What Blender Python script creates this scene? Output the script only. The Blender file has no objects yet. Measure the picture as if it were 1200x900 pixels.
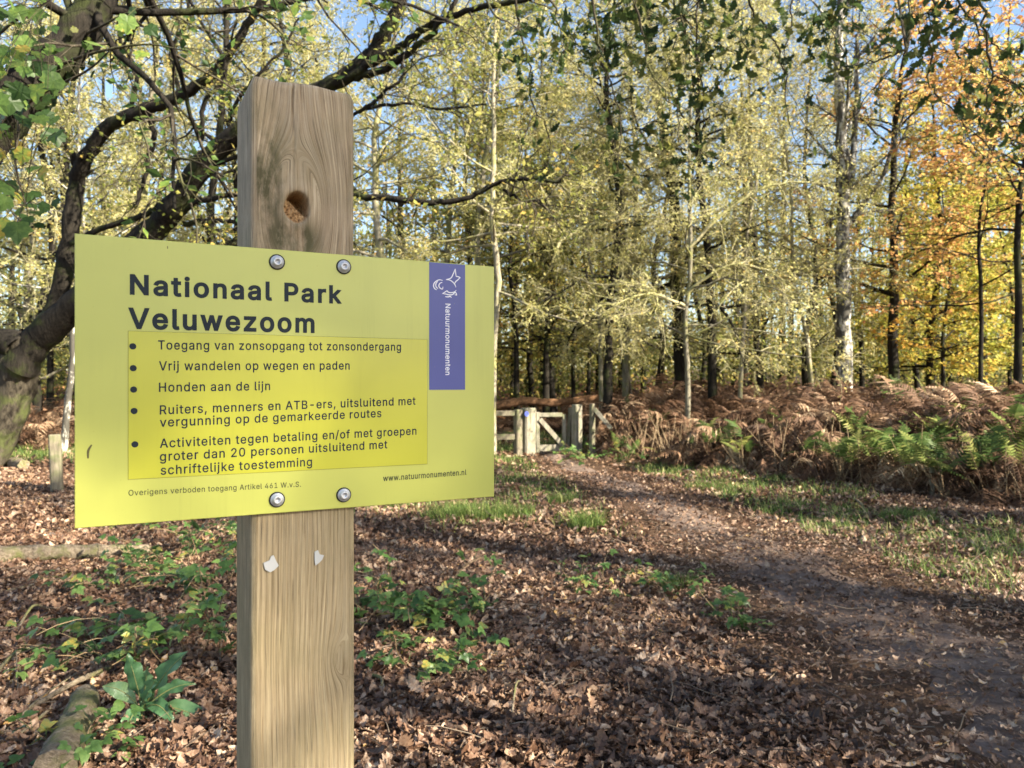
import bpy, math, numpy as np
from mathutils import Vector

# ------------------------------------------------------------------ camera, sky, sun, exposure
sc = bpy.context.scene
COL = sc.collection
CAMZ = 1.5
cam_d = bpy.data.cameras.new("camera")
cam = bpy.data.objects.new("camera", cam_d); COL.objects.link(cam)
cam.location = (0, 0, CAMZ); cam.rotation_euler = (math.pi / 2, 0, 0)
cam_d.sensor_width = 36; cam_d.lens = 27.0; cam_d.clip_start = 0.05; cam_d.clip_end = 3000
cam_d.dof.use_dof = True; cam_d.dof.focus_distance = 1.25; cam_d.dof.aperture_fstop = 10.5
sc.camera = cam

SUN_ROT, SUN_EL = 119.0, 29.0
SUN_STRENGTH, SKY_STRENGTH, EXPOSURE = 5.0, 0.078, 1.98
world = bpy.data.worlds.new("World"); sc.world = world; world.use_nodes = True
wt = world.node_tree
sky = wt.nodes.new("ShaderNodeTexSky"); sky.sky_type = 'NISHITA'; sky.sun_disc = False
sky.sun_elevation = math.radians(SUN_EL); sky.sun_rotation = math.radians(SUN_ROT)
wt.links.new(sky.outputs[0], wt.nodes["Background"].inputs[0])
wt.nodes["Background"].inputs[1].default_value = SKY_STRENGTH
sun_d = bpy.data.lights.new("sun", 'SUN'); sun_d.energy = SUN_STRENGTH; sun_d.angle = math.radians(0.6)
sun_d.color = (1.0, 0.90, 0.72)
sun = bpy.data.objects.new("sun", sun_d); COL.objects.link(sun)
SUNV = Vector((math.sin(math.radians(SUN_ROT)) * math.cos(math.radians(SUN_EL)),
               math.cos(math.radians(SUN_ROT)) * math.cos(math.radians(SUN_EL)), math.sin(math.radians(SUN_EL))))
sun.rotation_euler = SUNV.to_track_quat('Z', 'Y').to_euler()
sc.view_settings.view_transform = 'Standard'; sc.view_settings.look = 'None'
sc.view_settings.exposure = EXPOSURE; sc.view_settings.gamma = 1; sc.view_settings.use_curve_mapping = False
cy = sc.cycles
cy.max_bounces = 6; cy.diffuse_bounces = 4; cy.glossy_bounces = 2; cy.transmission_bounces = 4
cy.transparent_max_bounces = 4; cy.caustics_reflective = False; cy.caustics_refractive = False
cy.use_denoising = True
cy.sample_clamp_indirect = 6

rng = np.random.default_rng(11)

# ------------------------------------------------------------------ helpers
def S(a, b, x):
    t = np.clip((np.asarray(x, float) - a) / (b - a), 0, 1); return t * t * (3 - 2 * t)

def hfun(x, y):
    """height of the ground"""
    x = np.asarray(x, float); y = np.asarray(y, float)
    h = 1.25 * S(19, 48, y) + 2.4 * S(40, 130, y)
    sd = (x - 2.2) * .832 + (y - 15.2) * .555
    h = h + .5 * S(0, 3.5, sd) * S(2.4, 4.2, x) * (1 - .6 * S(20, 40, y))
    h = h + .030 * np.sin(x * 1.7 + .6 * y) + .022 * np.sin(y * 2.3 - x * .9 + 1) + .012 * np.sin(x * 5.1 + 2) * np.sin(y * 4.3)
    return h

def at(px, py, Y):
    """a point at distance Y seen at photograph pixel (px,py)"""
    return np.array(((px - 600) / 900 * Y, Y, CAMZ + (450 - py) / 900 * Y))

def on_ground(px, Y):
    x = (px - 600) / 900 * Y
    return np.array((x, Y, float(hfun(x, Y))))

def nrm(v):
    return v / (np.linalg.norm(v, axis=-1, keepdims=True) + 1e-9)

class Geo:
    def __init__(s): s.v = []; s.f = []; s.m = []; s.r = []; s.n = 0; s.sm = []
    def add(s, v, f, mat=0, rnd=None, smooth=True):
        v = np.asarray(v, np.float32).reshape(-1, 3); f = np.asarray(f, np.int64)
        if len(f) == 0: return
        s.f.append(f + s.n); s.v.append(v); s.n += len(v)
        s.m.append(np.full(len(f), mat, np.int32)); s.sm.append(np.full(len(f), smooth, bool))
        s.r.append(np.full(len(f), .5, np.float32) if rnd is None else np.asarray(rnd, np.float32))
    def mesh(s, name, mats):
        me = bpy.data.meshes.new(name)
        v = np.concatenate(s.v); me.vertices.add(len(v)); me.vertices.foreach_set("co", v.ravel())
        loops = np.concatenate([f.ravel() for f in s.f]); tot = np.concatenate([np.full(len(f), f.shape[1], np.int32) for f in s.f])
        start = np.concatenate(([0], np.cumsum(tot)[:-1]))
        me.loops.add(len(loops)); me.loops.foreach_set("vertex_index", loops.astype(np.int32))
        me.polygons.add(len(tot)); me.polygons.foreach_set("loop_start", start.astype(np.int32))
        try: me.polygons.foreach_set("loop_total", tot)
        except Exception: pass
        me.polygons.foreach_set("material_index", np.concatenate(s.m))
        me.update(calc_edges=True)
        me.polygons.foreach_set("use_smooth", np.concatenate(s.sm))
        a = me.attributes.new("rnd", 'FLOAT', 'FACE'); a.data.foreach_set("value", np.concatenate(s.r))
        for m in mats: me.materials.append(m)
        me.validate()
        return me
    def build(s, name, mats, parent=None, loc=None):
        if not isinstance(mats, (list, tuple)): mats = [mats]
        if loc is not None:
            s.v = [v - np.asarray(loc, np.float32) for v in s.v]
        o = bpy.data.objects.new(name, s.mesh(name, mats)); COL.objects.link(o)
        if loc is not None: o.location = loc
        if parent is not None:
            o.parent = parent
            if loc is None: o.location = (-parent.location.x, -parent.location.y, -parent.location.z)
            else: o.location = Vector(loc) - parent.location
        return o

def tag(o, label=None, cat=None, group=None, kind=None):
    if label: o["label"] = label
    if cat: o["category"] = cat
    if group: o["group"] = group
    if kind: o["kind"] = kind
    return o

def thing(name, label, cat, loc, group=None):
    o = bpy.data.objects.new(name, None); COL.objects.link(o); o.location = Vector([float(c) for c in loc]); o.empty_display_size = .2
    return tag(o, label, cat, group)

def tubes(P, R, sides=6, cap=False):
    """P (n,k,3) centre lines, R (n,k) radii -> verts, quads"""
    P = np.asarray(P, float); R = np.asarray(R, float)
    n, k, _ = P.shape
    T = nrm(np.gradient(P, axis=1))
    ref = np.where(np.abs(T[:, 0, 2:3]) < .9, np.array([[0., 0, 1]]), np.array([[1., 0, 0]]))
    U = np.zeros_like(P); u = nrm(np.cross(T[:, 0], ref))
    for i in range(k):
        u = nrm(u - T[:, i] * np.sum(u * T[:, i], axis=1, keepdims=True)); U[:, i] = u
    W = np.cross(T, U)
    a = np.linspace(0, 2 * np.pi, sides, endpoint=False)
    V = P[:, :, None] + (U[:, :, None] * np.cos(a)[None, None, :, None] + W[:, :, None] * np.sin(a)[None, None, :, None]) * R[:, :, None, None]
    i = np.arange(k - 1)[:, None]; j = np.arange(sides)[None]
    q = np.stack([i * sides + j, i * sides + (j + 1) % sides, (i + 1) * sides + (j + 1) % sides, (i + 1) * sides + j], -1).reshape(-1, 4)
    F = (q[None] + (np.arange(n) * k * sides)[:, None, None]).reshape(-1, 4)
    return V.reshape(-1, 3), F

def grow(start, dirn, length, k, wob, droop, r):
    n = len(start); P = [start]; d = dirn
    for i in range(k - 1):
        d = nrm(d + r.normal(0, wob, (n, 3)) + np.array([0, 0, droop]))
        P.append(P[-1] + d * (length / (k - 1))[:, None])
    return np.stack(P, 1)

def sprout(P, R, m, t0, ang, r, t1=1.0, flat=0.0):
    """m children of every line: start, dir, parent radius, t"""
    n, k, _ = P.shape
    t = r.uniform(t0, t1, (n, m)); f = t * (k - 1); i = np.minimum(f.astype(int), k - 2); w = (f - i)[..., None]
    idx = np.arange(n)[:, None]
    p = P[idx, i] * (1 - w) + P[idx, i + 1] * w; T = nrm(P[idx, i + 1] - P[idx, i])
    rad = R[idx, i] * (1 - w[..., 0]) + R[idx, i + 1] * w[..., 0]
    rv = r.normal(0, 1, T.shape); rv[..., 2] *= (1 - flat)
    perp = nrm(rv - T * np.sum(rv * T, -1, keepdims=True))
    a = (ang + r.normal(0, .18, t.shape))[..., None]
    d = nrm(T * np.cos(a) + perp * np.sin(a))
    return p.reshape(-1, 3), d.reshape(-1, 3), rad.ravel(), t.ravel()

def leaves(p, size, N, tmpl, r, az=None):
    """copies of a leaf template at points p with normals N"""
    tv, tf = tmpl
    n = len(p); N = nrm(N)
    a = r.normal(0, 1, (n, 3)) if az is None else az
    t = nrm(a - N * np.sum(a * N, 1, keepdims=True)); b = np.cross(N, t)
    s = np.asarray(size)[:, None, None]
    V = p[:, None] + s * (tv[None, :, 0:1] * b[:, None] + tv[None, :, 1:2] * t[:, None] + tv[None, :, 2:3] * N[:, None])
    F = (tf[None] + (np.arange(n) * len(tv))[:, None, None]).reshape(-1, tf.shape[1])
    return V.reshape(-1, 3), F, len(tf)

def strip_leaf(ys, ws, fold=.25, curl=0.0, twist=0.0):
    """a leaf lying along y, made of two rows of quads"""
    V = []
    for y, w in zip(ys, ws):
        z = curl * (y - .4) ** 2
        V += [(-w, y, z + fold * w - twist * y), (0, y, z), (w, y, z + fold * w + twist * y)]
    F = []
    for i in range(len(ys) - 1):
        F += [(3 * i, 3 * i + 1, 3 * i + 4, 3 * i + 3), (3 * i + 1, 3 * i + 2, 3 * i + 5, 3 * i + 4)]
    return np.array(V, float), np.array(F)

KITE = (np.array([(0, 0, 0), (.32, .45, .06), (0, 1, 0), (-.32, .45, .06)], float), np.array([(0, 1, 2, 3)]))
FOLD = strip_leaf([0, .4, 1], [.03, .3, .02], .35)
OAK = [strip_leaf([0, .12, .24, .34, .46, .56, .68, .80, .9, 1], [.015, .10, .07, .20, .11, .27, .15, .22, .11, .02], fo, cu, tw)
       for fo, cu, tw in ((.3, .4, .1), (.55, -.5, .0), (.15, .8, -.2), (.9, .3, .2), (-.4, .4, .1))]
BEECHL = [strip_leaf([0, .2, .5, .8, 1], [.02, .2, .29, .17, .01], fo, cu, tw) for fo, cu, tw in ((.6, .8, .1), (1.1, -.5, .2), (-.5, .6, -.2))]
OVATE = strip_leaf([0, .15, .4, .7, 1], [.02, .26, .34, .2, .01], .22, -.35)

# ------------------------------------------------------------------ materials
def newmat(name):
    m = bpy.data.materials.new(name); m.use_nodes = True
    nt = m.node_tree; return m, nt, nt.nodes["Principled BSDF"]

def N(nt, t, **kw):
    n = nt.nodes.new(t)
    for k, v in kw.items():
        if isinstance(k, str) and k.startswith("i_"):
            n.inputs[k[2:]].default_value = v
        else: setattr(n, k, v)
    return n

def ramp(nt, src, stops, interp='LINEAR'):
    r = nt.nodes.new("ShaderNodeValToRGB"); r.color_ramp.interpolation = interp
    el = r.color_ramp.elements
    while len(el) < len(stops): el.new(.5)
    for e, (p, c) in zip(el, stops):
        e.position = p; e.color = (*c, 1)
    if src is not None: nt.links.new(src, r.inputs[0])
    return r.outputs[0]

def noise(nt, vec, scale, detail=4, rough=.6, dist=0):
    n = nt.nodes.new("ShaderNodeTexNoise"); n.inputs["Scale"].default_value = scale; n.inputs["Detail"].default_value = detail
    n.inputs["Roughness"].default_value = rough; n.inputs["Distortion"].default_value = dist
    if vec is not None: nt.links.new(vec, n.inputs["Vector"])
    return n.outputs["Fac"]

def mapping(nt, vec, scale):
    m = nt.nodes.new("ShaderNodeMapping"); m.inputs["Scale"].default_value = scale; nt.links.new(vec, m.inputs["Vector"]); return m.outputs[0]

def mixc(nt, fac, a, b, mode='MIX'):
    m = nt.nodes.new("ShaderNodeMix"); m.data_type = 'RGBA'; m.blend_type = mode
    for i, s in ((0, fac), (6, a), (7, b)):
        if hasattr(s, "links") or hasattr(s, "is_linked"): nt.links.new(s, m.inputs[i])
        elif i == 0: m.inputs[0].default_value = s
        else: m.inputs[i].default_value = (*s, 1)
    return m.outputs[2]

def math_n(nt, op, a, b=None, c=None):
    m = nt.nodes.new("ShaderNodeMath"); m.operation = op
    for i, s in enumerate((a, b, c)):
        if s is None: continue
        if hasattr(s, "is_linked"): nt.links.new(s, m.inputs[i])
        else: m.inputs[i].default_value = s
    return m.outputs[0]

def bump(nt, bs, h, strength=.5, dist=.02):
    b = nt.nodes.new("ShaderNodeBump"); b.inputs["Strength"].default_value = strength; b.inputs["Distance"].default_value = dist
    nt.links.new(h, b.inputs["Height"]); nt.links.new(b.outputs[0], bs.inputs["Normal"])

def leaf_mat(name, stops, transl=.4, rough=.55, spec=.3, blotch=0):
    m, nt, bs = newmat(name)
    at_ = N(nt, "ShaderNodeAttribute", attribute_name="rnd")
    f = at_.outputs["Fac"]
    if blotch:   # spots and veins within a leaf
        f = math_n(nt, 'ADD', f, math_n(nt, 'MULTIPLY_ADD', noise(nt, N(nt, "ShaderNodeTexCoord").outputs["Object"], blotch, 5, .7), .9, -.45))
    col = ramp(nt, f, stops)
    nt.links.new(col, bs.inputs["Base Color"]); bs.inputs["Roughness"].default_value = rough
    bs.inputs["Specular IOR Level"].default_value = spec
    tr = N(nt, "ShaderNodeBsdfTranslucent"); g_ = N(nt, "ShaderNodeGamma"); g_.inputs[1].default_value = .8; nt.links.new(col, g_.inputs[0]); nt.links.new(g_.outputs[0], tr.inputs[0])
    mx = N(nt, "ShaderNodeMixShader"); mx.inputs[0].default_value = transl
    nt.links.new(bs.outputs[0], mx.inputs[1]); nt.links.new(tr.outputs[0], mx.inputs[2])
    nt.links.new(mx.outputs[0], nt.nodes["Material Output"].inputs[0])
    return m

def bark_mat(name, dark, light, moss=None, moss_amt=.5, scale=1.0, even=False):
    m, nt, bs = newmat(name)
    tc = N(nt, "ShaderNodeTexCoord").outputs["Object"]
    v = mapping(nt, tc, (6 * scale, 6 * scale, 6 * scale) if even else (9 * scale, 9 * scale, 1.6 * scale))
    n1 = noise(nt, v, 2.2, 6, .7, .4)
    col = ramp(nt, n1, [(.34, dark), (.66, light)])
    if moss:
        n2 = noise(nt, tc, 2.3 * scale, 4, .65)
        f = ramp(nt, n2, [(.62 - moss_amt * .3, (0, 0, 0)), (.72 - moss_amt * .2, (1, 1, 1))])
        col = mixc(nt, f, col, moss)
    nt.links.new(col, bs.inputs["Base Color"]); bs.inputs["Roughness"].default_value = .9
    bs.inputs["Specular IOR Level"].default_value = .15
    bump(nt, bs, n1, .9, .03)
    return m

def birch_mat():
    m, nt, bs = newmat("birch_bark")
    tc = N(nt, "ShaderNodeTexCoord").outputs["Object"]
    n1 = noise(nt, mapping(nt, tc, (3, 3, 22)), 1.5, 4, .6)
    n2 = noise(nt, mapping(nt, tc, (5, 5, 2.2)), 1.2, 5, .7, .5)
    c = ramp(nt, n1, [(.32, (.13, .12, .10)), (.43, (.45, .43, .37)), (.7, (.60, .58, .51))])
    f = ramp(nt, n2, [(.41, (0, 0, 0)), (.49, (1, 1, 1))])
    c = mixc(nt, f, c, (.055, .05, .04))  # dark bark patches, widened to put the trunk's shaded side into colour
    nt.links.new(c, bs.inputs["Base Color"]); bs.inputs["Roughness"].default_value = .8
    bump(nt, bs, n2, .5, .02)
    return m

M = {}
M["litter"] = leaf_mat("fallen_leaves", [(0, (.035, .018, .011)), (.25, (.12, .062, .037)), (.55, (.245, .145, .09)), (.8, (.40, .27, .18)), (.97, (.62, .48, .36)), (1, (.55, .32, .10))], .2, .5, .4, 55)
M["litter_far"] = leaf_mat("fallen_leaves_orange", [(0, (.08, .035, .018)), (.5, (.26, .12, .05)), (1, (.48, .28, .13))], .2, .6)
M["grass"] = leaf_mat("grass_green", [(0, (.045, .09, .018)), (.55, (.13, .21, .045)), (.8, (.30, .35, .10)), (1, (.48, .42, .20))], .4, .5)
M["pale"] = leaf_mat("pale_leaf", [(0, (.20, .22, .05)), (.5, (.47, .44, .155)), (.85, (.66, .60, .28)), (1, (.66, .47, .13))], .52)
M["olive"] = leaf_mat("olive_leaf", [(0, (.10, .13, .025)), (.5, (.26, .28, .055)), (.85, (.44, .40, .10)), (1, (.54, .38, .09))], .5)
M["beech"] = leaf_mat("golden_leaf", [(0, (.11, .14, .03)), (.35, (.26, .27, .05)), (.7, (.46, .36, .08)), (1, (.50, .27, .08))], .5)
M["orange"] = leaf_mat("orange_leaf", [(0, (.50, .21, .08)), (.4, (.66, .36, .12)), (.7, (.70, .52, .13)), (1, (.48, .50, .13))], .5)
M["yellow"] = leaf_mat("yellow_leaf", [(0, (.23, .30, .045)), (.4, (.42, .42, .07)), (.8, (.62, .48, .08)), (1, (.62, .34, .06))], .45)
M["dgreen"] = leaf_mat("dark_leaf", [(0, (.018, .036, .010)), (.6, (.06, .095, .02)), (1, (.22, .20, .04))], .5)  # palest stop puts sunlit leaves into the random leaf colour
M["understory"] = leaf_mat("understory_leaf", [(0, (.035, .055, .016)), (.5, (.16, .17, .04)), (1, (.40, .31, .08))], .45)  # brightened so sunlight on the bushes sits in the leaf colour
M["bramble"] = leaf_mat("bramble_leaf", [(0, (.045, .10, .025)), (.6, (.11, .20, .05)), (.94, (.22, .31, .09)), (1, (.45, .36, .08))], .35, .42, .45, 60)
M["dock"] = leaf_mat("broad_leaf_green", [(0, (.07, .16, .07)), (.5, (.13, .27, .11)), (1, (.26, .38, .18))], .3, .4, .5, 40)
M["maple"] = leaf_mat("maple_leaf", [(0, (.03, .065, .018)), (.5, (.07, .13, .03)), (.8, (.15, .24, .05)), (.92, (.27, .34, .06)), (1, (.45, .33, .06))], .5, .45, .35, 38)
M["bracken"] = leaf_mat("brown_bracken", [(0, (.03, .017, .010)), (.35, (.10, .052, .030)), (.7, (.25, .145, .085)), (1, (.58, .43, .28))], .25, .7)  # low stops darkened to put the bank's front shadow into the colour
M["fern"] = leaf_mat("green_fern", [(0, (.04, .075, .018)), (.6, (.10, .165, .035)), (1, (.33, .33, .09))], .45)
M["stem"] = leaf_mat("dry_stem", [(0, (.16, .10, .05)), (1, (.42, .31, .19))], .0, .8)
M["stem_litter"] = leaf_mat("fallen_twig", [(0, (.05, .036, .026)), (1, (.32, .25, .18))], .0, .8)
M["bark"] = bark_mat("oak_bark", (.022, .018, .014), (.115, .098, .072), (.085, .098, .035), .45)
M["bark_dark"] = bark_mat("dark_bark", (.008, .007, .006), (.032, .027, .021), (.035, .042, .014), .32)  # darkened to put the shade on the oak limbs into the colour
M["bark_grey"] = bark_mat("grey_bark", (.09, .08, .058), (.27, .245, .18), (.20, .20, .075), .5)
M["bark_pale"] = bark_mat("pale_bark", (.17, .15, .11), (.43, .39, .29), (.26, .25, .10), .45)
M["birch"] = birch_mat()
M["twig_pale"] = bark_mat("lichen_twig", (.24, .22, .13), (.48, .44, .27), (.36, .35, .14), .5)
M["twig_dark"] = bark_mat("dark_twig", (.025, .02, .015), (.10, .085, .06), (.10, .105, .045), .4)
M["trunk_brown"] = bark_mat("rotten_brown_bark", (.10, .05, .026), (.36, .20, .11), None, .5, 1, True)
M["log"] = bark_mat("dead_log", (.10, .075, .05), (.36, .29, .21), (.17, .17, .07), .5, 2.5, True)

def ground_mat():
    m, nt, bs = newmat("forest_soil")
    tc = N(nt, "ShaderNodeTexCoord").outputs["Object"]
    n1 = noise(nt, tc, 9, 8, .7); n2 = noise(nt, tc, .8, 3, .6); n3 = noise(nt, tc, 55, 4, .7)
    c = ramp(nt, n1, [(.3, (.025, .016, .011)), (.55, (.075, .047, .032)), (.75, (.17, .115, .08))])
    c2 = ramp(nt, n3, [(.3, (.03, .018, .012)), (.7, (.20, .125, .08))])
    c = mixc(nt, .5, c, c2)
    at_ = N(nt, "ShaderNodeAttribute", attribute_name="grassy")
    gcol = ramp(nt, n3, [(.3, (.035, .055, .015)), (.7, (.13, .17, .05))])
    g = math_n(nt, 'MULTIPLY', at_.outputs["Fac"], ramp(nt, n1, [(.35, (0, 0, 0)), (.55, (1, 1, 1))]))
    c = mixc(nt, g, c, gcol)
    nt.links.new(c, bs.inputs["Base Color"]); bs.inputs["Roughness"].default_value = .95
    bs.inputs["Specular IOR Level"].default_value = .1
    bump(nt, bs, n3, .8, .02)
    return m
def path_mat():
    m, nt, bs = newmat("trodden_earth")
    tc = N(nt, "ShaderNodeTexCoord").outputs["Object"]
    n1 = noise(nt, mapping(nt, tc, (1.6, .7, 1)), 3, 6, .65); n3 = noise(nt, tc, 40, 6, .75)
    c = ramp(nt, n1, [(.3, (.10, .066, .05)), (.5, (.215, .152, .118)), (.72, (.37, .28, .225))])
    c2 = ramp(nt, n3, [(.35, (.05, .034, .027)), (.65, (.26, .20, .17))])
    c = mixc(nt, .45, c, c2)
    nt.links.new(c, bs.inputs["Base Color"]); bs.inputs["Roughness"].default_value = .9
    bs.inputs["Specular IOR Level"].default_value = .15
    bump(nt, bs, n3, .8, .025)
    return m

def PATHX(y):
    return np.interp(y, [-3, 3, 4.5, 6, 8, 10.4, 12.3, 14.2, 16.5, 20, 26, 40], [2.95, 2.6, 2.38, 2.2, 2.0, 1.75, 1.4, 1.12, .85, .3, -1.2, -6])
def PATHW(y):
    return np.interp(y, [0, 4, 8, 14, 16.5, 20], [2.5, 2.2, 1.75, 1.3, .9, .7]) / 2

def fbm(x, y, s=1.0):
    return (np.sin(x * 1.3 * s + 1.1) * np.sin(y * 1.7 * s - .4) + .6 * np.sin(x * 2.9 * s - y * 1.9 * s + 2) + .4 * np.sin(x * 5.3 * s + y * 4.1 * s) + .3 * np.sin(y * 8.9 * s - x * 7.3 * s)) / 1.6
def grassy(x, y):
    """how grassy the ground is, 0..1"""
    d = x - PATHX(y); n = fbm(x, y, 1.1)
    right = S(.75, 1.15, d) * (1 - S(2.3, 3.4, d)) * S(4.5, 6.6, y) * (1 - S(15, 17, y))
    left = S(-.65, -1.0, d) * (1 - S(-3.0, -4.2, d)) * S(7.2, 9.5, y) * (1 - S(15, 17, y))
    back = S(16.5, 17.5, y) * (1 - S(22, 26, y)) * (1 - S(2, 4, x))
    far_l = S(14, 16, y) * (1 - S(20, 24, y)) * (1 - S(-4, -3, x))
    return np.clip((np.maximum.reduce([right, left * .8, back, far_l])) * (0.8 + .8 * n), 0, 1)

# ------------------------------------------------------------------ ground, path
def axis(lo, hi, fine_lo, fine_hi, d, growth=1.09):
    a = list(np.arange(fine_lo, fine_hi, d)); s = d; x = fine_lo; pre = []
    while x > lo: s *= growth; x -= s; pre.append(x)
    s = d; x = a[-1]
    while x < hi: s *= growth; x += s; a.append(x)
    return np.array(pre[::-1] + a)
xs = axis(-600, 600, -8, 9, .11); ys = axis(-120, 900, 1.5, 19, .11)
X, Yg = np.meshgrid(xs, ys)
Z = hfun(X, Yg)
nx, ny = len(xs), len(ys)
i, j = np.meshgrid(np.arange(ny - 1), np.arange(nx - 1), indexing='ij')
F = np.stack([i * nx + j, i * nx + j + 1, (i + 1) * nx + j + 1, (i + 1) * nx + j], -1).reshape(-1, 4)
g = Geo(); g.add(np.stack([X, Yg, Z], -1), F)
ground = tag(g.build("ground", ground_mat()), kind="structure")
ga = ground.data.attributes.new("grassy", 'FLOAT', 'POINT'); ga.data.foreach_set("value", grassy(X, Yg).astype(np.float32).ravel())

yy = np.arange(-3, 27, .1); uu = np.linspace(-1, 1, 25)
YY, UU = np.meshgrid(yy, uu, indexing='ij')
half = PATHW(YY) * (1.15 + .16 * fbm(YY * 1.2, UU * 0 + np.sign(UU) * 3, 1))
XX = PATHX(YY) + UU * half
ZZ = hfun(XX, YY) + .012 - .05 * np.abs(UU) ** 3 + .014 * fbm(XX, YY, 2.7) + .008 * fbm(XX, YY, 7.3) + .02 * np.cos(UU * 5.5)
g = Geo(); k2 = len(uu)
i, j = np.meshgrid(np.arange(len(yy) - 1), np.arange(k2 - 1), indexing='ij')
g.add(np.stack([XX, YY, ZZ], -1), np.stack([i * k2 + j, i * k2 + j + 1, (i + 1) * k2 + j + 1, (i + 1) * k2 + j], -1).reshape(-1, 4))
tag(g.build("path", path_mat()), kind="structure")

# ------------------------------------------------------------------ leaf litter, grass (stuff)
def wedge(n, y0, y1, r, wide=.74, pad=.8, power=1.0):
    y = y0 + (y1 - y0) * r.uniform(0, 1, n) ** (1 / power)
    x = r.uniform(-1, 1, n) * (wide * y + pad)
    keep = r.uniform(0, 1, n) < (wide * y + pad) / (wide * y1 + pad)
    return x[keep], y[keep]

g = Geo()
def scatter_litter(n, y0, y1, smin, smax, tmpls, tilt, lift, mat=0, skip_path=.70):
    x, y = wedge(n, y0, y1, rng)
    d = np.abs(x - PATHX(y)) / PATHW(y)
    clump = fbm(x, y, 2.1)
    keep = rng.uniform(0, 1, len(x)) < np.clip((1 - skip_path * (1 - S(.55, 1.25, d + .25 * clump))) * (1 - .8 * grassy(x, y)), 0, 1)
    x, y = x[keep], y[keep]; n = len(x)
    z = hfun(x, y) + rng.uniform(.0, lift, n) + .006 + .026 * (np.abs(x - PATHX(y)) < PATHW(y))
    Nn = np.stack([rng.normal(0, tilt, n), rng.normal(0, tilt, n), np.ones(n)], 1)
    sz = rng.uniform(smin, smax, n) * (1 - .3 * (d < 1)[keep])
    r_ = np.clip(rng.beta(1.3, 1.7, n) + .13 * fbm(x, y, .9), 0, 1)
    pick = rng.integers(0, len(tmpls), n)
    for q, t in enumerate(tmpls):
        s_ = pick == q
        if s_.sum() == 0: continue
        V, F, nf = leaves(np.stack([x, y, z], 1)[s_], sz[s_], Nn[s_], t, rng)
        g.add(V, F, mat, np.repeat(r_[s_], nf), smooth=False)
scatter_litter(170000, 2.1, 7.2, .022, .068, OAK + BEECHL, .26, .026)
scatter_litter(22000, 2.1, 8.5, .008, .022, [FOLD], .5, .03, 0, .25)
scatter_litter(7000, 2.1, 8.5, .075, .115, OAK, .22, .035, 0, .75)
scatter_litter(100000, 7.0, 13, .04, .085, BEECHL, .42, .03)
scatter_litter(60000, 12.5, 24, .08, .13, [FOLD], .45, .03)
x, y = wedge(2600, 2.1, 9, rng); n = len(x); a = rng.uniform(0, 6.28, n)   # fine twigs among the leaves
T = grow(np.stack([x, y, hfun(x, y) + .035], 1), np.stack([np.cos(a), np.sin(a), rng.normal(0, .08, n)], 1), rng.uniform(.06, .35, n), 5, .14, 0, rng)
T[..., 2] = np.maximum(T[..., 2], hfun(T[..., 0], T[..., 1]) + .018); V, F = tubes(T, rng.uniform(.0015, .0045, n)[:, None] * np.linspace(1, .5, 5)[None], 4); g.add(V, F, 1, np.repeat(rng.uniform(0, .8, n), 16))
tag(g.build("leaf_litter", [M["litter"], M["stem_litter"]]), "carpet of fallen brown oak leaves over the forest floor", "leaf litter", kind="stuff")
g = Geo()
scatter_litter(50000, 18, 48, .12, .24, [KITE], .4, .05, 0, .0)
tag(g.build("far_leaf_litter", [M["litter_far"]]), "carpet of orange brown leaves under the wood beyond the gate", "leaf litter", kind="stuff")

def blade_batch(g, p, length, width, lean, r, rn):
    """curved three-piece grass blades"""
    n = len(p); az = r.uniform(0, 2 * np.pi, n); d = np.stack([np.cos(az), np.sin(az), 0 * az], 1)
    sd = np.stack([-np.sin(az), np.cos(az), 0 * az], 1)
    V = np.zeros((n, 8, 3))
    for q, t in enumerate((0, .4, .75, 1)):
        c = p + d * (lean * length * t * t)[:, None] + np.array([0, 0, 1]) * (length * (t - .35 * lean * t * t))[:, None]
        w = (width * (1 - t) ** .7)[:, None] + .0004
        V[:, 2 * q] = c - sd * w; V[:, 2 * q + 1] = c + sd * w
    f = np.array([(0, 1, 3, 2), (2, 3, 5, 4), (4, 5, 7, 6)])
    F = (f[None] + (np.arange(n) * 8)[:, None, None]).reshape(-1, 4)
    g.add(V.reshape(-1, 3), F, 0, np.repeat(rn, 3))
g = Geo()
x, y = wedge(620000, 4, 24, rng)
keep = rng.uniform(0, 1, len(x)) < grassy(x, y) * .9 * (S(-.1, .5, fbm(x, y, 2.3)) * .9 + .1)
x, y = x[keep], y[keep]; n = len(x)
blade_batch(g, np.stack([x, y, hfun(x, y)], 1), rng.uniform(.06, .17, n), rng.uniform(.002, .005, n) * (1 + .09 * y), rng.uniform(.2, .9, n), rng, rng.uniform(0, 1, n))
tag(g.build("short_grass", [M["grass"]]), "short green grass along both sides of the path", "grass", kind="stuff")

def grass_tuft(px, Y, rad, ln, n, label):
    c = on_ground(px, Y); g = Geo(); a = rng.uniform(0, 2 * np.pi, n); q = rad * np.sqrt(rng.uniform(0, 1, n))
    x = c[0] + q * np.cos(a); y = c[1] + q * np.sin(a) * .7
    blade_batch(g, np.stack([x, y, hfun(x, y)], 1), rng.uniform(.5, 1, n) * ln, rng.uniform(.002, .0042, n), rng.uniform(.35, 1.1, n), rng, rng.uniform(0, .9, n))
    tag(g.build("grass_tuft", [M["grass"]], loc=c), label, "grass tuft", "grass tufts in the leaf litter")

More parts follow.
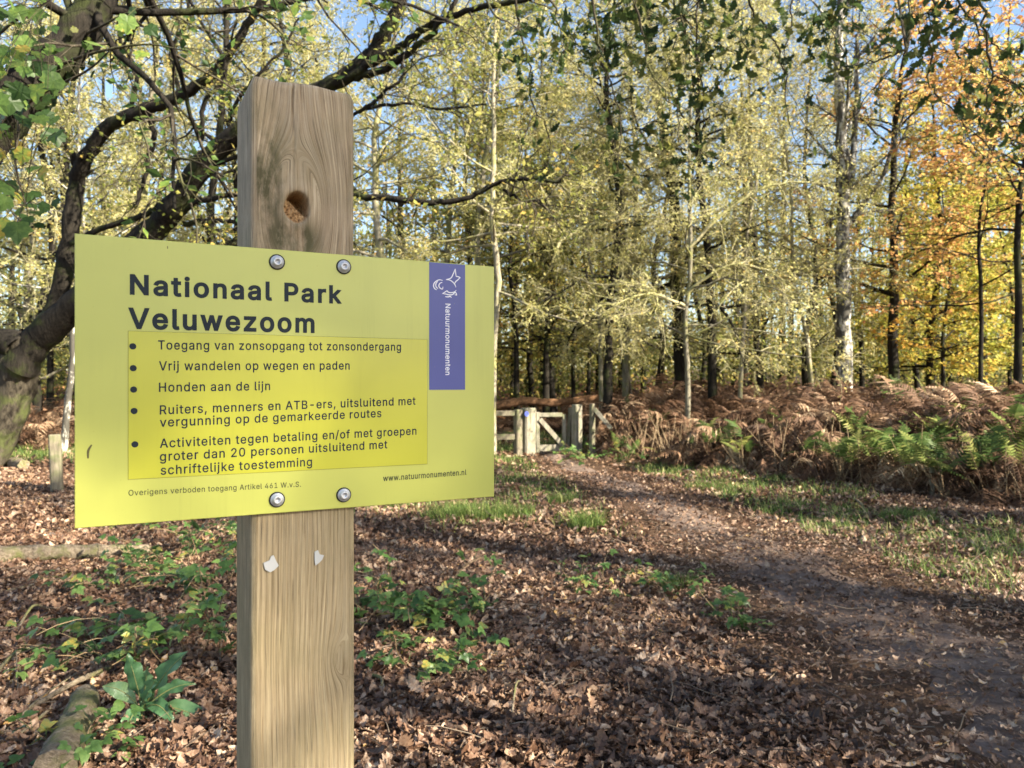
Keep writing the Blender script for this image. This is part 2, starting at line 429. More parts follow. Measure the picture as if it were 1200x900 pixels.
# ------------------------------------------------------------------ the sign on its post
A0 = np.array((-.5050, .8870)); TG = np.array((.8852, .4652)); NRM = np.array((.4652, -.8852))
def sY(px):  # distance along the panel for a pixel column
    q = (px - 600) / 900
    return (q * A0[1] - A0[0]) / (TG[0] - q * TG[1])
def sz_(px, py):
    s = sY(px); Y = A0[1] + TG[1] * s
    return s, CAMZ + (450 - py) / 900 * Y
def onp(s, z, off):
    """a point of the panel plane; off > 0 towards the viewer"""
    s = np.asarray(s, float); z = np.asarray(z, float)
    xy = A0 + s[..., None] * TG + np.asarray(off, float)[..., None] * NRM if np.ndim(off) else A0 + s[..., None] * TG + off * NRM
    return np.concatenate([xy, z[..., None]], -1)
PS0, PS1, PTOP = .1955, .331, 1.897
pc = onp(np.array((PS0 + PS1) / 2), np.array(0.), -.065)
sign = thing("park_sign", "yellow national park notice board bolted to a thick square timber post", "sign", (pc[0], pc[1], 0))

def wood_mat():
    m, nt, bs = newmat("weathered_oak_post")
    tc = N(nt, "ShaderNodeTexCoord").outputs["Object"]
    gr = N(nt, "ShaderNodeAttribute", attribute_name="grain").outputs["Fac"]
    sp = N(nt, "ShaderNodeAttribute", attribute_name="knot").outputs["Fac"]
    up = N(nt, "ShaderNodeAttribute", attribute_name="upper").outputs["Fac"]
    xyz = N(nt, "ShaderNodeSeparateXYZ"); nt.links.new(tc, xyz.inputs[0])
    def comb(ks, kz):
        c = N(nt, "ShaderNodeCombineXYZ")
        nt.links.new(math_n(nt, 'MULTIPLY', gr, ks), c.inputs[0]); nt.links.new(math_n(nt, 'MULTIPLY', xyz.outputs[2], kz), c.inputs[2])
        return c.outputs[0]
    fine = noise(nt, comb(560, 7), 1, 7, .72); mid = noise(nt, comb(95, 2.2), 1, 4, .6); big = noise(nt, tc, 9, 4, .6)
    c = ramp(nt, fine, [(.34, (.18, .12, .06)), (.47, (.38, .295, .175)), (.64, (.53, .43, .275))])
    cg = ramp(nt, fine, [(.34, (.17, .105, .06)), (.47, (.44, .335, .22)), (.64, (.66, .54, .39))])
    c = mixc(nt, up, c, cg)
    c = mixc(nt, math_n(nt, 'MULTIPLY', ramp(nt, mid, [(.4, (0, 0, 0)), (.7, (1, 1, 1))]), .45), c, (.20, .135, .075))
    # grey-green algae and dirty patches with shapes of their own
    st = math_n(nt, 'MULTIPLY', ramp(nt, noise(nt, mapping(nt, tc, (1.3, 1.3, .55)), 26, 6, .7), [(.36, (0, 0, 0)), (.56, (1, 1, 1))]), N(nt, "ShaderNodeAttribute", attribute_name="stain").outputs["Fac"])
    c = mixc(nt, st, c, (.095, .085, .042))
    c = mixc(nt, math_n(nt, 'MULTIPLY', ramp(nt, big, [(.45, (0, 0, 0)), (.65, (1, 1, 1))]), .25), c, (.22, .19, .09))
    chk = math_n(nt, 'ABSOLUTE', math_n(nt, 'SUBTRACT', noise(nt, comb(150, 1.6), 1, 2, .5), .5))
    chk = math_n(nt, 'MULTIPLY', ramp(nt, chk, [(0, (1, 1, 1)), (.014, (0, 0, 0))]), ramp(nt, noise(nt, tc, 17, 2, .5), [(.42, (0, 0, 0)), (.6, (.8, .8, .8))]))
    c = mixc(nt, chk, c, (.07, .05, .032))
    kc = ramp(nt, noise(nt, tc, 190, 4, .7), [(.35, (.10, .05, .02)), (.5, (.38, .22, .10)), (.7, (.60, .42, .22))])
    c = mixc(nt, sp, c, kc)
    nt.links.new(c, bs.inputs["Base Color"]); bs.inputs["Roughness"].default_value = .75; bs.inputs["Specular IOR Level"].default_value = .25
    h = math_n(nt, 'ADD', fine, math_n(nt, 'MULTIPLY', mid, .6))
    bump(nt, bs, h, .8, .002)
    return m

def build_post():
    W = PS1 - PS0; D = .125; rc = .008
    # cross-section: u from the front face centre, running right; dense on the front face
    pts = []
    def arc(cx, cy, a0, a1, n):
        return [(cx + rc * math.cos(a), cy + rc * math.sin(a)) for a in np.linspace(a0, a1, n, endpoint=False)]
    hw = W / 2
    pts += [(q, 0.) for q in np.linspace(-hw + rc, hw - rc, 76, endpoint=False)]           # front (y = 0), left to right
    pts += arc(hw - rc, -rc, math.pi / 2, 0, 6)
    pts += [(hw, q) for q in np.linspace(-rc, -D + rc, 12, endpoint=False)]
    pts += arc(hw - rc, -D + rc, 0, -math.pi / 2, 5)
    pts += [(q, -D) for q in np.linspace(hw - rc, -hw + rc, 10, endpoint=False)]
    pts += arc(-hw + rc, -D + rc, -math.pi / 2, -math.pi, 5)
    pts += [(-hw, q) for q in np.linspace(-D + rc, -rc, 20, endpoint=False)]
    pts += arc(-hw + rc, -rc, math.pi, math.pi / 2, 6)
    pts = np.array(pts); n = len(pts)
    per = np.concatenate(([0], np.cumsum(np.linalg.norm(np.diff(pts, axis=0), axis=1))))
    zz = np.concatenate([np.linspace(-.3, .9, 40, endpoint=False), np.linspace(.9, PTOP - .012, 500)])
    kz = len(zz)
    U = np.tile(pts[:, 0], (kz, 1)); D_ = np.tile(pts[:, 1], (kz, 1)); ZZ = np.tile(zz[:, None], (1, n)); PER = np.tile(per, (kz, 1))
    front = np.tile((np.arange(n) < 76), (kz, 1))
    mid = (PS0 + PS1) / 2
    ks, kzz = sz_(348, 243); ku = ks - mid
    s2, z2 = sz_(406, 772); u2 = s2 - mid
    def psi(u, z, u0, z0, R, el):
        dx, dz = u - u0, (z - z0) / el; r2 = dx * dx + dz * dz + 1e-6
        return dx * np.clip(1 - R * R / r2, -.4, 1) - dx
    grain = PER + 0
    gu = psi(U, ZZ, ku, kzz, .036, 2.1) + psi(U, ZZ, u2, z2, .016, 1.7)
    grain = PER + np.where(front, gu, gu * .0) + .0008 * np.sin(ZZ * 9 + U * 30) + .0003 * np.sin(ZZ * 47 + U * 60)
    rk = np.hypot((U - ku) / .0165, (ZZ - kzz) / .0205) + .03 * np.sin(3 * np.arctan2(ZZ - kzz, U - ku) + 1) + .02 * np.sin(5 * np.arctan2(ZZ - kzz, U - ku))
    knot = np.where(front, 1 - S(.86, 1.02, rk), 0)
    # a hollow knot: deep at its upper right, crumbly wood below
    depth = knot * (.008 + .034 * S(-.1, .8, ((U - ku) / .0145 * .55 + (ZZ - kzz) / .0185 * .8)) + .003 * np.sin(U * 1100 + 3 * np.sin(ZZ * 500)) * np.sin(ZZ * 900))
    swell = np.where(front, .0035 * np.exp(-((rk - 1.25) / .5) ** 2), 0)
    rk2 = np.hypot((U - u2) / .012, (ZZ - z2) / .012); swell = swell + np.where(front, .0016 * np.exp(-(rk2) ** 2), 0)
    sc_, zc0 = sz_(343, 95); sc2_, zc1 = sz_(346, 205)
    uc = (sc_ - mid) + (zc0 - ZZ) * .03 + .0006 * np.sin(ZZ * 90)
    crack = np.where(front, np.exp(-((U - uc) / .0009) ** 2) * S(zc1, zc1 + .05, ZZ), 0)
    Dd = D_ - depth + swell - .004 * crack + np.where(front, .0005 * np.sin(grain * 900), 0)
    grow_ = 1 + .012 * S(1.9, 1.2, ZZ) + .006 * np.sin(ZZ * 3.1)
    taper = S(PTOP - .02, PTOP, ZZ)
    Ux = U * grow_ * (1 - .008 * taper)
    S_ = mid + Ux
    V = onp(S_, ZZ, Dd - .0035)
    g = Geo(); i, j = np.meshgrid(np.arange(kz - 1), np.arange(n), indexing='ij')
    g.add(V, np.stack([i * n + j, i * n + (j + 1) % n, (i + 1) * n + (j + 1) % n, (i + 1) * n + j], -1).reshape(-1, 4))
    # top: ring steps inwards
    last = (kz - 1) * n
    cU, cD = 0., -D / 2
    tv = []
    for q, (k_, dz) in enumerate(((.995, .006), (.97, .010), (.6, .011), (.02, .0115))):
        uu_ = pts[:, 0] * .97; dd_ = (pts[:, 1] - cD) * 1.0
        tv.append(onp(mid + uu_ * k_, np.full(n, PTOP - .012 + dz) + .0015 * np.sin(uu_ * 70 + q), cD + dd_ * k_ - .0035))
    g2v = np.concatenate([V.reshape(kz, n, 3)[-1]] + tv); ii, jj = np.meshgrid(np.arange(4), np.arange(n), indexing='ij')
    g.add(g2v, np.stack([ii * n + jj, ii * n + (jj + 1) % n, (ii + 1) * n + (jj + 1) % n, (ii + 1) * n + jj], -1).reshape(-1, 4))
    o = g.build("post", wood_mat(), sign)
    me = o.data; nv = len(me.vertices)
    def attr(name, arr, fill):
        a = me.attributes.new(name, 'FLOAT', 'POINT'); full = np.full(nv, fill, np.float32); full[:kz * n] = arr.ravel(); 
        if nv > kz * n: full[kz * n:] = np.tile(arr[-1], 5)[: nv - kz * n]
        a.data.foreach_set("value", full)
    stain = np.where(front, np.exp(-(((U - ku) / .026) ** 2 + ((ZZ - (kzz - .042)) / .022) ** 2)) * 1.6 + np.exp(-(((U + hw * .72) / .022) ** 2 + ((ZZ - 1.77) / .075) ** 2)) * 1.2, .25) + .12
    attr("grain", grain, 0); attr("knot", np.clip(knot + crack * 0, 0, 1), 0); attr("upper", S(1.45, 1.6, ZZ) * .9, 1); attr("stain", np.clip(stain, 0, 1), .1)
    return o
post = build_post()
m_scrap, nt, bs = newmat("paper_remnant"); bs.inputs["Base Color"].default_value = (.47, .47, .46, 1); bs.inputs["Roughness"].default_value = .8
def flat_poly(name, pix, off, mat, parent, thick=.0008):
    s, z = zip(*[sz_(*p) for p in pix]); s, z = np.array(s), np.array(z); n = len(s)
    a = onp(s, z, off); b = onp(s, z, off - thick)
    me = bpy.data.meshes.new(name); V = np.concatenate([a, b]) - np.array(sign.location)
    me.from_pydata(V.tolist(), [], [list(range(n))[::-1]] + [[i, (i + 1) % n, n + (i + 1) % n, n + i] for i in range(n)]); me.materials.append(mat); me.update()
    o = bpy.data.objects.new(name, me); COL.objects.link(o); o.parent = parent
    if parent is not sign: o.location = Vector(sign.location) - parent.location - parent.parent.location if False else -parent.location
    return o
for pix in ([(309, 660), (316, 657), (318, 652), (321, 651), (324, 658), (327, 663), (322, 668), (317, 671), (311, 668)],
            [(369, 647), (373, 645), (375, 650), (380, 651), (378, 656), (374, 660), (370, 663), (369, 657)]):
    flat_poly("paper_scrap", pix, -.0012, m_scrap, post, .0012)

def panel_mat(name, col, rough):
    m, nt, bs = newmat(name)
    tc = N(nt, "ShaderNodeTexCoord").outputs["Object"]
    n1 = noise(nt, tc, 14, 4, .6); n2 = noise(nt, tc, 260, 3, .6)
    c = mixc(nt, math_n(nt, 'MULTIPLY', ramp(nt, n1, [(.4, (0, 0, 0)), (.7, (1, 1, 1))]), .12), col, tuple(v * .82 for v in col))
    c = mixc(nt, ramp(nt, n2, [(.72, (0, 0, 0)), (.76, (.5, .5, .5))]), c, (.35, .33, .06))
    n3 = noise(nt, mapping(nt, tc, (60, 60, 3)), 1, 5, .7); n4 = noise(nt, tc, 5, 3, .6)
    c = mixc(nt, math_n(nt, 'MULTIPLY', ramp(nt, n3, [(.52, (0, 0, 0)), (.75, (1, 1, 1))]), ramp(nt, n4, [(.4, (0, 0, 0)), (.7, (.35, .35, .35))])), c, tuple(v * .55 for v in col))
    nt.links.new(c, bs.inputs["Base Color"]); bs.inputs["Roughness"].default_value = rough
    bs.inputs["Specular IOR Level"].default_value = .5
    r_ = math_n(nt, 'MULTIPLY_ADD', n1, .10, rough - .05); nt.links.new(r_, bs.inputs["Roughness"])
    return m
m_yel = panel_mat("yellow_enamel", (.52, .535, .115), .30)
m_box = panel_mat("yellow_sticker", (.53, .52, .05), .24)
m_ink, nt, bs = newmat("dark_ink"); bs.inputs["Base Color"].default_value = (.016, .024, .032, 1); bs.inputs["Roughness"].default_value = .6; bs.inputs["Specular IOR Level"].default_value = .25
m_grey, nt, bs = newmat("grey_ink"); bs.inputs["Base Color"].default_value = (.07, .08, .035, 1); bs.inputs["Roughness"].default_value = .6; bs.inputs["Specular IOR Level"].default_value = .25
m_line, nt, bs = newmat("outline_ink"); bs.inputs["Base Color"].default_value = (.30, .29, .04, 1)
m_blue = panel_mat("faded_blue", (.058, .075, .30), .38)
m_white, nt, bs = newmat("white_print"); bs.inputs["Base Color"].default_value = (.82, .82, .86, 1)
m_smut, nt, bs = newmat("brown_smudge"); bs.inputs["Base Color"].default_value = (.10, .085, .02, 1)
m_steel, nt, bs = newmat("zinc_steel"); bs.inputs["Base Color"].default_value = (.60, .61, .63, 1); bs.inputs["Metallic"].default_value = .55; bs.inputs["Roughness"].default_value = .5
m_rubber, nt, bs = newmat("black_rubber"); bs.inputs["Base Color"].default_value = (.012, .012, .012, 1); bs.inputs["Roughness"].default_value = .6

SW, SZ0, SZ1 = .5392, 1.3336, 1.6734
def slab(name, s0, s1, z0, z1, off0, off1, mat, parent, bev=.0):
    g = Geo()
    S4 = np.array([s0, s1, s1, s0]); Z4 = np.array([z0, z0, z1, z1])
    b_ = bev
    S4i = np.array([s0 + b_, s1 - b_, s1 - b_, s0 + b_]); Z4i = np.array([z0 + b_, z0 + b_, z1 - b_, z1 - b_])
    V = np.concatenate([onp(S4, Z4, off0), onp(S4, Z4, off1 - b_), onp(S4i, Z4i, off1)])
    F = [(0, 1, 5, 4), (1, 2, 6, 5), (2, 3, 7, 6), (3, 0, 4, 7), (3, 2, 1, 0)]
    F += [(4, 5, 9, 8), (5, 6, 10, 9), (6, 7, 11, 10), (7, 4, 8, 11), (8, 9, 10, 11)]
    g.add(V, F, smooth=False)
    o = g.build(name, mat, sign)
    if parent is not sign: o.parent = parent; o.location = -(Vector(sign.location) + parent.location)
    return o
panel = slab("sign_panel", 0, SW, SZ0, SZ1, 0.0, .003, m_yel, sign, .0006)
PO = .003
def quad_on(name, corners, off, mat):
    s, z = zip(*[sz_(*p) for p in corners]); s0 = (s[0] + s[3]) / 2; s1 = (s[1] + s[2]) / 2; z1 = (z[0] + z[1]) / 2; z0 = (z[2] + z[3]) / 2
    return s0, s1, z0, z1
b = quad_on("b", [(150, 391), (499, 396), (500, 540), (151, 565)], 0, None)
slab("notice_border", b[0] - .0007, b[1] + .0007, b[2] - .0007, b[3] + .0007, PO, PO + .0002, m_line, panel)
slab("notice_sticker", *b, PO + .0002, PO + .00045, m_box, panel)
bl = quad_on("b", [(502, 306), (544, 309.5), (544, 456.5), (502, 457)], 0, None)
band = slab("logo_band", bl[0], bl[1], bl[2], SZ1 - .0008, PO, PO + .0003, m_blue, panel)

